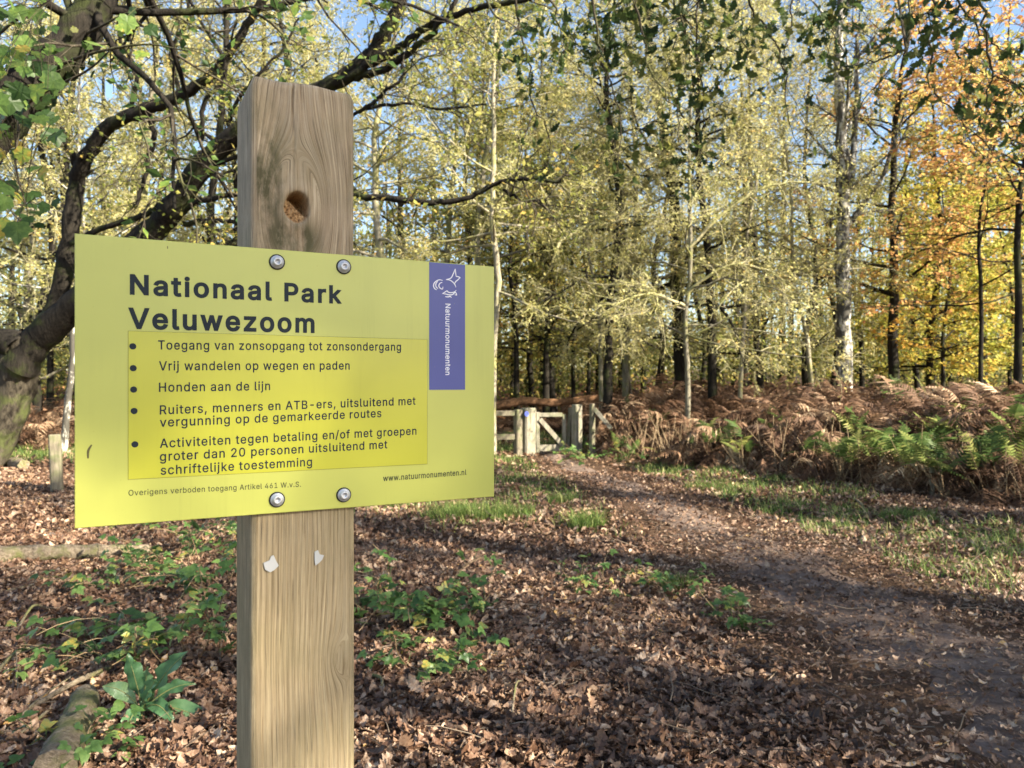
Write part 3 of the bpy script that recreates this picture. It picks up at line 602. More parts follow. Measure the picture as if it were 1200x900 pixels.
# letter shapes: advance, then closed Bezier outlines (left handle, point, right handle), in thousandths
GLYPHS = {",":[187,[[53,-119,38,-119,48,-56,58,8,68,71,91,71,114,71,137,71,119,8,102,-56,84,-119,69,-119]]],"-":[453,[[263,244,337,244,337,226,337,207,337,188,263,188,188,188,114,188,114,207,114,226,114,244,188,244]]],".":[187,[[108,-4,95,-4,83,-4,72,0,63,9,54,18,50,28,50,41,50,54,54,65,63,73,72,82,83,87,95,87,108,87,119,82,128,73,137,65,141,54,141,41,141,28,137,18,128,9,119,0]]],"/":[249,[[216,533,235,533,180,330,126,127,71,-76,52,-76,33,-76,14,-76,69,127,124,330,178,533,197,533]]],"0":[453,[[264,-7,227,-7,189,-7,157,3,130,24,103,45,83,74,69,113,55,152,48,199,48,254,48,309,55,356,69,395,83,434,104,464,130,484,157,505,189,516,227,516,264,516,296,505,323,484,350,464,370,434,384,395,398,356,405,309,405,254,405,199,398,152,384,113,370,74,350,45,323,24,297,3],[202,50,227,50,252,50,273,58,290,74,308,90,321,113,330,144,339,174,344,211,344,254,344,297,339,334,330,365,321,395,308,419,290,435,273,451,252,460,227,460,202,460,180,451,163,435,146,419,132,395,123,365,114,334,109,297,109,254,109,211,114,174,123,144,132,113,146,90,163,74,180,58]]],"1":[453,[[181,0,76,0,76,18,76,36,76,55,181,55,286,55,391,55,391,36,391,18,391,0,286,0],[250,509,276,509,276,339,276,170,276,0,255,0,234,0,212,0,212,149,212,299,212,448,211,448,210,448,209,448,168,418,127,388,86,358,86,381,86,404,86,427,123,454,161,481,198,509,224,509]]],"2":[453,[[172,0,64,0,64,16,64,32,64,47,121,108,177,168,234,229,254,249,270,267,282,282,295,298,304,313,311,327,317,341,320,356,320,371,320,390,316,405,308,419,299,432,288,442,273,449,259,456,242,460,224,460,204,460,187,456,172,447,158,439,147,428,139,413,131,399,127,382,127,362,107,362,86,362,66,362,66,392,72,419,86,442,100,465,119,483,143,496,167,509,194,516,225,516,255,516,282,509,306,497,329,484,348,467,361,445,374,424,381,399,381,372,381,354,378,335,371,318,364,300,353,280,336,259,319,237,296,211,267,180,229,140,191,100,153,60,153,59,153,58,153,57,231,57,310,57,389,57,389,38,389,19,389,0,281,0]]],"4":[453,[[164,105,40,105,40,123,40,141,40,158,109,275,178,392,247,509,268,509,289,509,311,509,243,394,176,280,109,166,109,165,109,164,109,163,210,163,312,163,413,163,413,144,413,125,413,105,289,105],[302,0,282,0,282,40,282,81,282,121,282,130,282,138,282,146,282,203,282,260,282,318,302,318,322,318,343,318,343,212,343,106,343,0,322,0]]],"6":[453,[[258,-7,226,-7,195,-7,167,0,142,15,118,29,98,49,84,74,71,100,64,129,64,162,64,186,69,212,80,239,91,266,110,300,137,340,176,396,214,453,252,509,276,509,299,509,322,509,265,426,208,344,151,261,149,261,147,261,145,261,150,271,157,280,165,288,174,296,184,302,196,307,207,312,221,314,235,314,266,314,293,308,316,295,339,282,357,263,370,240,382,216,389,189,389,157,389,125,382,97,368,73,354,48,334,28,310,14,286,0],[207,48,226,48,246,48,264,53,279,63,294,72,306,85,314,101,323,118,327,136,327,157,327,178,323,197,314,213,306,230,294,242,279,251,264,261,246,265,226,265,207,265,189,261,174,252,159,243,147,230,138,214,129,198,125,179,125,158,125,137,129,118,138,102,147,85,159,72,174,63,189,53]]],"A":[479,[[39,0,16,0,78,170,140,339,201,509,226,509,251,509,276,509,338,339,401,170,463,0,440,0,418,0,395,0,359,101,323,202,287,302,281,321,273,344,264,372,255,400,245,435,232,478,236,478,241,478,245,478,233,435,222,399,213,371,204,343,196,320,191,302,155,202,120,101,85,0,62,0],[197,142,110,142,110,161,110,180,110,199,197,199,283,199,370,199,370,180,370,161,370,142,283,142]]],"B":[456,[[122,0,60,0,60,170,60,339,60,509,120,509,181,509,241,509,276,509,306,503,329,491,352,479,369,462,381,442,392,422,398,399,398,374,398,352,394,334,387,320,379,306,369,294,356,286,344,277,330,271,315,267,315,265,315,264,315,262,331,261,347,255,363,245,379,235,392,221,402,203,413,185,418,163,418,136,418,111,412,87,400,67,388,46,370,30,344,18,319,6,287,0,247,0,184,0],[125,115,125,57,165,57,205,57,245,57,284,57,313,65,330,80,347,95,355,114,355,137,355,154,351,170,342,184,334,198,321,209,306,218,290,227,271,231,248,231,207,231,166,231,125,231,125,173],[125,341,125,285,162,285,200,285,238,285,257,285,273,289,288,296,303,303,315,313,323,326,332,339,336,355,336,372,336,395,328,414,313,429,297,444,273,452,240,452,202,452,163,452,125,452,125,396]]],"H":[516,[[82,0,60,0,60,170,60,339,60,509,82,509,103,509,125,509,125,435,125,362,125,289,214,289,303,289,392,289,392,362,392,435,392,509,414,509,435,509,457,509,457,339,457,170,457,0,435,0,414,0,392,0,392,77,392,155,392,232,303,232,214,232,125,232,125,155,125,77,125,0,103,0]]],"N":[523,[[82,0,60,0,60,170,60,339,60,509,85,509,111,509,136,509,205,400,274,291,343,183,349,174,355,164,363,151,370,138,379,123,388,107,396,90,405,73,414,55,411,55,408,54,405,54,403,72,401,90,401,108,400,126,399,142,399,157,399,172,399,185,399,195,399,300,399,404,399,509,420,509,442,509,463,509,463,339,463,170,463,0,438,0,412,0,387,0,325,97,264,193,202,290,194,303,186,316,177,331,169,345,159,362,148,381,137,400,123,424,108,452,111,453,115,453,119,454,120,428,121,405,122,384,123,362,124,344,124,328,125,312,125,300,125,291,125,194,125,97,125,0,103,0]]],"O":[533,[[311,-7,267,-7,223,-7,184,4,150,25,116,46,90,76,70,115,50,154,40,201,40,254,40,308,50,354,70,393,90,432,116,462,150,484,184,505,223,516,267,516,311,516,350,505,384,484,418,462,444,432,464,393,483,354,493,308,493,254,493,201,483,154,464,115,444,76,418,46,384,25,350,4],[236,53,267,53,297,53,325,61,349,76,374,91,394,114,408,144,423,174,430,211,430,254,430,298,423,335,408,365,394,395,374,417,349,433,325,448,297,456,267,456,236,456,209,448,184,433,159,417,140,394,125,364,111,334,103,297,103,254,103,211,111,174,125,144,140,114,159,92,184,76,209,61]]],"P":[444,[[82,0,60,0,60,170,60,339,60,509,118,509,177,509,235,509,274,509,307,502,332,487,358,473,377,454,390,430,402,405,409,378,409,348,409,317,402,290,390,265,377,241,358,222,332,207,307,193,274,186,235,186,193,186,151,186,109,186,109,205,109,224,109,242,150,242,191,242,233,242,259,242,281,247,297,256,313,265,325,278,333,294,341,310,344,328,344,348,344,368,341,386,333,402,325,417,313,430,297,439,280,448,259,452,232,452,196,452,160,452,125,452,125,301,125,151,125,0,103,0]]],"R":[449,[[82,0,60,0,60,170,60,339,60,509,119,509,177,509,236,509,275,509,307,502,333,489,359,475,378,457,390,433,403,410,409,382,409,352,409,321,403,295,390,271,378,248,359,230,333,217,307,204,275,198,236,198,189,198,143,198,96,198,96,217,96,236,96,255,142,255,188,255,234,255,260,255,281,259,298,267,314,275,326,286,334,300,341,315,345,332,345,352,345,372,341,390,334,405,326,420,314,431,298,440,281,448,259,452,233,452,197,452,161,452,125,452,125,301,125,151,125,0,103,0],[378,0,353,0,312,76,271,153,230,229,254,229,279,229,303,229,344,153,386,76,428,0,403,0]]],"S":[446,[[263,-9,224,-9,187,-9,155,-3,128,9,100,21,79,38,64,60,49,82,40,107,38,137,60,137,82,137,104,137,106,117,112,101,123,88,134,75,149,65,166,59,184,52,203,49,224,49,247,49,268,53,286,60,304,68,319,78,329,92,340,105,346,121,346,139,346,155,341,169,332,179,323,189,311,198,296,205,281,211,264,217,245,222,224,228,204,234,184,239,142,251,109,268,86,289,63,311,52,339,52,372,52,401,60,426,75,448,90,469,111,486,138,498,164,510,194,516,227,516,261,516,290,510,316,498,342,486,362,469,377,449,392,428,400,404,401,378,380,378,358,378,337,378,335,403,323,423,302,437,281,451,256,459,225,459,203,459,184,455,167,448,151,441,138,431,129,418,120,406,115,391,115,376,115,358,120,344,131,334,142,323,154,314,169,308,184,302,199,297,212,293,230,289,247,284,264,279,279,275,295,270,312,264,328,257,344,248,359,238,373,227,385,214,395,198,404,181,408,162,408,139,408,111,401,86,386,64,372,41,351,24,323,11,296,-2]]],"T":[448,[[85,452,32,452,32,471,32,490,32,509,160,509,288,509,417,509,417,490,417,471,417,452,363,452,310,452,257,452,257,301,257,151,257,0,235,0,214,0,193,0,193,151,193,301,193,452,139,452]]],"V":[479,[[229,0,204,0,141,170,79,339,16,509,39,509,62,509,84,509,120,408,156,307,192,206,198,189,206,166,215,137,224,109,235,73,248,31,243,31,239,31,235,31,247,74,258,110,267,138,276,166,284,189,290,206,325,307,360,408,395,509,417,509,440,509,463,509,401,339,340,170,278,0,253,0]]],"W":[686,[[180,0,155,0,109,170,63,339,16,509,38,509,60,509,82,509,109,404,136,300,163,196,168,179,172,163,175,145,179,128,183,111,187,94,190,76,194,58,197,40,194,40,192,40,189,40,193,58,196,76,200,94,203,111,207,128,211,145,215,163,220,179,224,196,251,300,279,404,306,509,331,509,355,509,380,509,407,404,434,300,462,196,466,179,470,163,474,145,478,128,482,111,486,94,490,76,494,58,497,40,494,40,491,40,488,40,492,58,495,76,499,94,502,111,506,128,510,145,515,163,519,179,523,196,550,300,576,404,603,509,625,509,647,509,670,509,623,339,577,170,530,0,505,0,480,0,455,0,426,108,397,215,368,323,362,344,357,367,351,391,346,416,341,444,336,475,341,475,345,475,350,475,345,445,340,419,335,395,330,371,324,347,318,323,289,215,260,108,230,0,205,0]]],"a":[389,[[182,-9,160,-9,136,-9,114,-4,94,5,75,14,59,27,48,45,36,62,30,83,30,108,30,130,35,147,43,161,52,175,63,185,78,193,92,201,108,207,125,211,143,215,160,218,178,220,201,223,219,225,234,227,248,228,258,231,265,235,272,239,276,245,276,255,276,255,276,256,276,257,276,272,273,286,267,297,261,308,252,316,240,322,228,328,213,331,196,331,178,331,162,328,149,322,136,317,126,309,118,301,110,292,104,283,100,274,80,280,61,285,41,291,50,314,62,332,79,346,95,360,113,369,133,375,153,381,173,384,194,384,208,384,223,383,239,379,255,376,271,370,286,360,301,351,313,338,322,320,332,303,337,280,337,251,337,168,337,84,337,0,317,0,297,0,277,0,277,17,277,35,277,52,275,52,274,52,272,52,268,43,261,34,252,25,243,15,230,7,215,1,200,-5],[155,45,170,45,193,45,212,50,228,59,243,68,255,79,263,93,271,107,276,122,276,138,276,155,276,173,276,190,273,187,268,184,259,182,251,180,242,178,231,176,221,174,210,172,200,171,190,170,182,169,175,168,161,166,147,163,134,159,121,154,111,148,103,139,96,131,92,119,92,105,92,92,95,81,102,72,109,63,118,57,130,52,142,48]]],"b":[424,[[261,-8,229,-8,206,-8,187,-4,172,4,158,12,146,21,138,31,129,42,123,51,118,59,116,59,114,59,112,59,112,39,112,20,112,0,92,0,72,0,53,0,53,170,53,339,53,509,73,509,93,509,114,509,114,446,114,382,114,319,115,319,117,319,118,319,123,327,129,336,137,346,145,356,157,365,171,373,186,381,205,384,229,384,261,384,289,376,313,361,337,345,356,322,370,293,383,263,390,229,390,189,390,149,383,114,370,84,356,55,337,32,313,16,289,0],[197,47,220,47,244,47,263,53,279,66,295,78,308,95,316,117,324,138,328,162,328,189,328,216,324,240,316,261,308,282,296,299,280,311,264,324,244,330,220,330,197,330,177,324,161,312,145,300,133,284,125,263,117,242,113,217,113,189,113,161,117,136,125,115,133,94,146,77,162,65,178,53]]],"c":[395,[[226,-8,207,-8,173,-8,143,0,117,16,91,33,71,56,56,85,41,114,34,149,34,187,34,227,41,262,56,291,71,321,91,343,117,360,143,376,173,384,207,384,226,384,243,382,260,377,276,372,292,365,305,356,319,347,330,335,340,322,350,309,357,294,362,277,342,272,322,267,303,262,300,272,296,281,290,289,285,297,278,305,270,311,262,317,253,322,242,325,232,328,220,330,207,330,182,330,161,323,145,310,129,297,116,280,108,258,100,237,96,213,96,187,96,162,100,139,108,117,116,96,129,79,145,66,161,53,182,46,207,46,220,46,232,48,243,52,253,55,263,60,271,66,279,72,286,80,292,89,297,97,301,107,304,117,324,112,343,107,363,102,358,85,351,70,341,56,332,43,320,31,306,21,293,12,277,4,261,-1,244,-6]]],"d":[424,[[219,-8,195,-8,164,-8,136,0,111,16,87,32,68,55,55,84,41,114,34,149,34,189,34,229,41,263,55,293,69,322,88,345,112,361,136,376,164,384,196,384,219,384,238,381,253,373,268,365,279,356,287,346,296,336,302,327,306,319,308,319,309,319,311,319,311,382,311,446,311,509,331,509,351,509,372,509,372,339,372,170,372,0,352,0,332,0,313,0,313,20,313,39,313,59,311,59,309,59,307,59,302,51,295,42,287,31,278,21,267,12,252,4,238,-4],[181,47,205,47,227,47,247,53,263,65,279,77,291,94,299,115,308,136,312,161,312,189,312,217,308,242,300,263,292,284,279,300,263,312,247,324,228,330,205,330,181,330,161,324,145,311,129,299,116,282,108,261,100,240,96,216,96,189,96,162,100,138,109,117,117,95,129,78,145,66,161,53]]],"e":[403,[[238,-8,212,-8,175,-8,143,0,117,16,90,33,70,56,56,85,41,114,34,148,34,187,34,226,41,260,55,290,69,319,89,343,115,359,141,376,171,384,205,384,226,384,246,381,266,374,285,367,303,356,319,341,335,326,348,306,357,282,366,258,371,228,371,194,371,186,371,178,371,169,272,169,174,169,75,169,75,187,75,204,75,221,163,221,250,221,338,221,329,215,319,208,310,202,310,227,306,249,298,269,290,288,278,303,263,314,247,325,228,330,205,330,182,330,163,325,146,313,130,302,118,288,109,270,100,251,96,232,96,211,96,200,96,189,96,178,96,150,101,126,110,106,120,87,134,72,151,61,168,51,189,46,212,46,228,46,241,48,254,53,266,57,277,64,285,73,294,82,301,93,306,105,325,101,345,96,365,91,359,71,349,54,335,39,321,24,303,13,283,4,262,-4]]],"f":[253,[[154,379,228,379,228,362,228,344,228,327,154,327,80,327,6,327,6,344,6,362,6,379,80,379],[101,0,81,0,81,144,81,288,81,432,81,453,86,471,96,486,106,500,119,511,135,519,152,526,169,530,187,530,201,530,213,529,222,527,232,525,238,523,243,521,238,503,233,486,227,468,224,470,220,471,215,472,210,473,203,474,195,474,176,474,163,469,154,460,146,451,142,437,142,419,142,279,142,140,142,0,121,0]]],"g":[425,[[238,-151,207,-151,179,-151,155,-147,134,-140,113,-132,96,-123,82,-110,69,-98,58,-84,51,-69,67,-60,84,-50,101,-41,107,-49,113,-57,122,-66,130,-75,141,-82,154,-88,168,-94,186,-97,207,-97,238,-97,263,-90,282,-75,302,-60,311,-37,311,-6,311,19,311,44,311,68,310,68,308,68,306,68,301,60,295,51,287,41,278,32,267,23,252,16,238,8,219,5,195,5,164,5,137,12,113,27,88,41,69,62,55,90,41,118,34,152,34,191,34,230,41,264,55,293,69,322,88,345,112,361,137,376,165,384,196,384,220,384,239,381,253,373,268,365,280,356,288,346,297,336,303,327,308,319,309,319,311,319,313,319,313,339,313,359,313,379,333,379,353,379,372,379,372,250,372,121,372,-9,372,-42,365,-69,350,-90,335,-111,316,-126,291,-136,266,-146],[181,59,205,59,228,59,248,64,264,75,280,86,292,101,300,121,308,141,312,165,312,193,312,220,308,243,300,264,292,284,280,301,264,312,248,324,228,330,205,330,181,330,161,324,145,312,129,299,117,283,109,262,100,242,96,219,96,193,96,166,100,143,109,123,117,103,129,87,145,76,162,65]]],"h":[410,[[114,249,114,227,114,151,114,76,114,0,93,0,73,0,53,0,53,170,53,339,53,509,73,509,93,509,114,509,114,435,114,361,114,287,110,287,106,287,102,287,114,322,131,347,152,362,174,377,199,384,227,384,253,384,276,379,295,369,315,358,330,342,341,321,352,299,357,273,357,240,357,160,357,80,357,0,337,0,316,0,296,0,296,78,296,157,296,235,296,265,288,288,273,304,258,321,237,329,210,329,192,329,175,325,161,317,146,309,135,298,126,283,118,267]]],"i":[166,[[73,0,53,0,53,126,53,253,53,379,73,379,93,379,114,379,114,253,114,126,114,0,93,0],[95,443,84,443,72,443,62,447,54,455,45,462,41,472,41,483,41,494,45,504,54,512,62,520,72,524,84,524,95,524,106,520,114,512,122,504,126,494,126,483,126,472,122,462,114,455,106,447]]],"j":[166,[[53,243,53,379,73,379,93,379,114,379,114,243,114,106,114,-30,114,-53,110,-73,102,-90,93,-107,81,-120,65,-129,48,-138,28,-143,4,-143,-1,-143,-5,-143,-10,-143,-10,-124,-10,-105,-10,-87,-6,-87,-2,-87,2,-87,20,-87,32,-82,40,-72,49,-62,53,-48,53,-29,53,107],[95,443,83,443,72,443,62,447,53,455,45,462,41,472,41,483,41,494,45,504,53,512,62,520,72,524,83,524,95,524,105,520,114,512,122,504,126,494,126,483,126,472,122,462,114,455,105,447]]],"k":[380,[[132,158,110,137,110,162,110,187,110,212,113,212,117,212,121,212,175,268,230,323,284,379,310,379,335,379,360,379,301,319,243,259,184,199,182,199,179,199,177,199,155,178],[73,0,53,0,53,170,53,339,53,509,73,509,93,509,114,509,114,339,114,170,114,0,93,0],[320,0,294,0,245,62,197,124,148,186,162,200,177,214,191,229,252,152,312,76,372,0,346,0]]],"l":[189,[[147,-2,139,-2,110,-2,88,5,74,20,60,35,53,57,53,84,53,226,53,367,53,509,73,509,93,509,114,509,114,372,114,235,114,99,114,81,116,69,120,62,125,55,133,52,146,52,152,52,157,52,160,53,164,53,167,54,170,54,173,37,177,20,181,3,175,1,169,0,162,-1,154,-2]]],"m":[609,[[73,0,53,0,53,126,53,253,53,379,72,379,92,379,112,379,112,351,112,323,112,295,111,295,109,295,108,295,113,316,121,332,132,346,144,359,157,369,172,376,187,383,203,386,219,386,247,386,270,378,287,361,305,344,316,322,321,295,318,295,315,295,312,295,317,313,325,329,337,343,349,357,364,367,381,375,398,382,416,386,437,386,459,386,479,381,497,372,515,362,530,348,541,328,551,309,557,285,557,255,557,170,557,85,557,0,536,0,516,0,496,0,496,85,496,169,496,254,496,281,488,301,473,313,457,325,439,330,419,330,402,330,387,327,374,320,362,313,352,303,345,290,339,278,335,263,335,247,335,165,335,82,335,0,315,0,295,0,274,0,274,87,274,173,274,260,274,281,267,298,253,311,239,324,221,330,199,330,185,330,171,327,158,320,144,313,134,303,126,289,118,276,114,258,114,238,114,159,114,79,114,0,93,0]]],"n":[409,[[114,249,114,227,114,151,114,76,114,0,93,0,73,0,53,0,53,126,53,253,53,379,72,379,92,379,112,379,112,349,112,318,112,287,109,287,106,287,102,287,114,322,131,347,152,362,174,377,199,384,227,384,253,384,276,379,295,369,314,358,330,342,341,321,352,299,357,273,357,240,357,160,357,80,357,0,337,0,316,0,296,0,296,78,296,157,296,235,296,265,288,288,273,304,258,321,237,329,210,329,192,329,175,325,161,317,146,309,135,298,126,283,118,267]]],"o":[415,[[242,-8,207,-8,173,-8,143,0,117,16,91,33,71,56,56,85,41,114,34,149,34,187,34,227,41,262,56,291,71,321,91,343,117,360,143,376,173,384,207,384,242,384,273,376,299,360,325,343,345,321,359,291,374,262,381,227,381,187,381,149,374,114,359,85,345,56,325,33,299,16,273,0],[182,46,207,46,233,46,254,53,270,66,287,79,299,96,307,117,315,139,319,162,319,187,319,213,315,236,307,258,299,280,287,297,270,310,254,323,233,330,207,330,182,330,161,323,145,310,129,297,116,280,108,258,100,237,96,213,96,187,96,162,100,139,108,117,116,96,129,79,145,66,161,53]]],"p":[424,[[73,-143,53,-143,53,31,53,205,53,379,72,379,92,379,112,379,112,359,112,339,112,319,114,319,116,319,118,319,123,327,129,336,137,346,145,356,157,365,171,373,186,381,205,384,229,384,261,384,289,376,313,361,337,345,356,322,370,293,383,263,390,229,390,189,390,149,383,114,370,84,356,55,337,32,313,16,289,0,261,-8,229,-8,206,-8,187,-4,173,4,158,12,146,21,138,31,130,42,123,51,118,59,117,59,115,59,114,59,114,-8,114,-76,114,-143,93,-143],[197,47,220,47,244,47,263,53,279,66,295,78,308,95,316,117,324,138,328,162,328,189,328,216,324,240,316,261,308,282,296,299,280,311,264,324,244,330,220,330,197,330,177,324,161,312,145,300,133,284,125,263,117,242,113,217,113,189,113,161,117,136,125,115,133,94,146,77,162,65,178,53]]],"r":[259,[[73,0,53,0,53,126,53,253,53,379,72,379,92,379,112,379,112,360,112,340,112,321,113,321,114,321,115,321,122,340,135,355,152,367,170,379,190,385,213,385,218,385,223,385,229,384,235,384,240,384,243,384,243,363,243,343,243,322,242,323,237,323,230,324,223,325,215,326,207,326,189,326,173,322,159,315,145,307,134,297,126,284,118,270,114,255,114,237,114,158,114,79,114,0,93,0]]],"s":[365,[[211,-8,182,-8,156,-8,133,-4,112,3,92,11,75,23,62,38,49,53,40,72,36,94,55,98,74,102,94,107,99,86,109,70,124,60,139,50,158,45,181,45,208,45,229,51,244,62,260,74,268,87,268,103,268,116,263,127,254,136,245,144,231,151,212,155,191,160,170,165,149,170,115,178,89,191,72,208,55,225,47,247,47,274,47,296,53,315,65,332,77,348,94,361,115,370,136,380,160,384,187,384,213,384,235,380,254,372,272,365,287,353,299,339,310,325,319,309,324,290,305,286,287,281,268,277,263,292,255,304,243,316,230,327,212,333,187,333,165,333,146,327,131,317,116,306,109,293,109,277,109,263,114,252,124,243,134,235,150,228,172,223,191,218,210,214,229,209,264,201,290,188,306,171,323,154,331,133,331,107,331,84,325,64,312,47,300,30,282,16,260,6,237,-3]]],"t":[227,[[138,379,204,379,204,362,204,344,204,327,138,327,72,327,6,327,6,344,6,362,6,379,72,379],[65,345,65,471,85,471,106,471,126,471,126,347,126,222,126,98,126,81,129,69,136,61,143,54,154,50,170,50,174,50,179,50,185,51,191,52,197,53,202,54,206,36,209,19,213,2,207,0,200,-2,192,-3,184,-4,176,-4,168,-4,136,-4,110,4,92,21,74,38,65,62,65,93,65,219]]],"u":[410,[[211,-5,182,-5,157,-5,134,0,115,11,95,21,80,37,69,59,58,80,53,107,53,139,53,219,53,299,53,379,73,379,93,379,114,379,114,301,114,222,114,144,114,114,121,91,137,75,152,58,173,50,200,50,218,50,235,54,249,62,264,70,275,81,283,97,292,112,296,131,296,153,296,228,296,304,296,379,316,379,337,379,357,379,357,253,357,126,357,0,337,0,318,0,298,0,298,31,298,61,298,92,301,92,304,92,307,92,295,57,279,32,257,17,235,2]]],"v":[389,[[184,0,163,0,114,126,66,253,17,379,40,379,62,379,84,379,111,305,138,230,165,155,174,132,181,110,187,87,193,64,199,42,206,21,198,21,191,21,184,21,191,42,197,64,203,87,209,110,216,132,224,155,251,230,278,305,305,379,327,379,349,379,371,379,323,253,275,126,226,0,205,0]]],"w":[567,[[158,0,138,0,99,126,61,253,23,379,44,379,66,379,87,379,103,324,118,269,133,214,140,191,147,165,154,137,161,108,168,76,175,41,172,41,168,41,165,41,172,75,179,106,186,135,193,163,199,190,206,214,221,269,237,324,252,379,273,379,295,379,316,379,332,324,347,269,362,214,368,190,375,164,382,136,388,107,395,76,402,41,399,41,395,41,391,41,399,75,406,107,413,135,420,164,427,190,434,214,449,269,465,324,480,379,502,379,523,379,545,379,506,253,468,126,429,0,409,0,389,0,368,0,352,57,335,114,319,172,314,189,309,207,305,225,300,243,295,261,291,280,286,299,281,318,277,338,281,338,286,338,291,338,286,319,281,299,277,280,272,261,267,243,263,225,258,206,253,189,248,172,231,114,215,57,199,0,178,0]]],"z":[380,[[141,0,42,0,42,15,42,30,42,46,112,137,183,228,254,320,254,321,254,322,254,323,185,323,117,323,48,323,48,342,48,361,48,379,143,379,238,379,333,379,333,363,333,347,333,331,264,241,195,150,126,60,126,59,126,58,126,56,197,56,268,56,339,56,339,38,339,19,339,0,240,0]]]," ":[187,[]]}
CAPH = max(p for sp in GLYPHS["H"][1] for p in sp[3::6]) / 1000

_gc = {}
def glyph_mesh(ch, bold):
    """filled outline of one letter: points and triangles"""
    if (ch, bold) in _gc: return _gc[(ch, bold)]
    polys = []
    for fl in GLYPHS[ch][1]:
        q = np.array(fl, float).reshape(-1, 6) / 1000; nx_ = np.roll(q, -1, axis=0); pts = []
        for p, e in zip(q, nx_):
            c0, c1, c2, c3 = p[2:4], p[4:6], e[0:2], e[2:4]
            straight = abs(np.cross(c1 - c0, c3 - c0)) + abs(np.cross(c2 - c0, c3 - c0)) < 1e-6
            for t in ((0,) if straight else (0, .25, .5, .75)):
                pts.append((1 - t) ** 3 * c0 + 3 * t * (1 - t) ** 2 * c1 + 3 * t * t * (1 - t) * c2 + t ** 3 * c3)
        pts = np.array(pts); pts = pts[np.linalg.norm(pts - np.roll(pts, 1, axis=0), axis=1) > 1e-4]
        polys.append(pts)
    def area(p): return .5 * float(np.sum(p[:, 0] * np.roll(p[:, 1], -1) - p[:, 1] * np.roll(p[:, 0], -1)))
    sg = np.sign(max((area(p) for p in polys), key=abs))
    if bold:
        for i, p in enumerate(polys):
            d0 = nrm(p - np.roll(p, 1, axis=0)); d1 = nrm(np.roll(p, -1, axis=0) - p)
            n0 = np.stack([d0[:, 1], -d0[:, 0]], 1) * sg; n1 = np.stack([d1[:, 1], -d1[:, 0]], 1) * sg; m_ = nrm(n0 + n1)
            polys[i] = p + m_ * (bold / np.clip(np.sum(m_ * n1, 1, keepdims=True), .6, 1))
    vs = np.concatenate(polys); ed = []; k = 0
    for p in polys: ed += [(k + i, k + (i + 1) % len(p)) for i in range(len(p))]; k += len(p)
    from mathutils.geometry import delaunay_2d_cdt
    ov, oe, of, *_ = delaunay_2d_cdt([Vector(v) for v in vs.tolist()], ed, [], 0, 1e-6)
    ov = np.array([(v[0], v[1]) for v in ov]); T = np.array([f for f in of if len(f) == 3]); c = ov[T].mean(1); wn = np.zeros(len(c))
    for p in polys:   # winding number of every triangle's middle
        v0 = p[None] - c[:, None]; v1 = np.roll(v0, -1, axis=1)
        wn += np.arctan2(v0[..., 0] * v1[..., 1] - v0[..., 1] * v1[..., 0], np.sum(v0 * v1, -1)).sum(1) / (2 * np.pi)
    T = T[np.abs(wn) > .5]
    _gc[(ch, bold)] = (np.concatenate([ov, np.zeros((len(ov), 1))], 1), T); return _gc[(ch, bold)]

def text_part(name, txt, p0, p1, mat, parent, off, bold=0.0, cap=10, track=.035, vertical=False):
    """lettering fitted between two baseline pixels p0 (start) and p1 (end); cap = height of capitals in photograph pixels"""
    x = 0.0; C_, T_ = [], []; nn = 0
    for ch in txt:
        if ch != " ":
            c_, t_ = glyph_mesh(ch, bold); C_.append(c_ + np.array((x, 0, 0))); T_.append(t_ + nn); nn += len(c_)
        x += GLYPHS[ch][0] / 1000 + track + bold * 1.2
    co = np.concatenate(C_); tri = np.concatenate(T_)
    x0, x1 = co[:, 0].min(), co[:, 0].max()
    s0, z0 = sz_(*p0); s1, z1 = sz_(*p1)
    if not vertical:
        k = (s1 - s0) / (x1 - x0); ky = (sz_(p0[0], p0[1] - cap)[1] - z0) / CAPH
        s = s0 + (co[:, 0] - x0) * k; z = z0 + (z1 - z0) * (co[:, 0] - x0) / (x1 - x0) + co[:, 1] * ky
    else:  # reads downwards
        k = (z0 - z1) / (x1 - x0); ky = (sz_(p0[0] + cap, p0[1])[0] - s0) / CAPH
        z = z0 - (co[:, 0] - x0) * k; s = s0 + co[:, 1] * ky
    V = onp(s, z, off)
    g = Geo(); g.add(V, tri, smooth=False); o = g.build(name, mat); o.parent = parent
    w = Vector((0, 0, 0)); p = parent
    while p: w += p.location; p = p.parent
    o.location = -w
    return o
TO, TB = PO + .0003, PO + .0006
text_part("title_lettering", "Nationaal Park", (152, 344.5), (400, 355.5), m_ink, panel, TO, .026, cap=22, track=.04)
text_part("title_lettering", "Veluwezoom", (150, 384.5), (368, 389.5), m_ink, panel, TO, .026, cap=22.8, track=.04)
rows = [("Toegang van zonsopgang tot zonsondergang", (185, 409.5), (469, 411)),
        ("Vrij wandelen op wegen en paden", (186, 434), (409, 433)),
        ("Honden aan de lijn", (186, 459), (316, 457)),
        ("Ruiters, menners en ATB-ers, uitsluitend met", (187, 485.5), (486, 474)),
        ("vergunning op de gemarkeerde routes", (187, 500), (446, 488.5)),
        ("Activiteiten tegen betaling en/of met groepen", (187, 524.5), (487, 509)),
        ("groter dan 20 personen uitsluitend met", (187, 540), (453, 525)),
        ("schriftelijke toestemming", (188, 556), (365, 545.5))]
for t, a, b_ in rows: text_part("rule_lettering", t, a, b_, m_ink, panel, TB, .013, cap=10.4)
text_part("small_print", "Overigens verboden toegang Artikel 461 W.v.S.", (150.5, 580.5), (352, 570), m_grey, panel, TO, .006, cap=6.6)
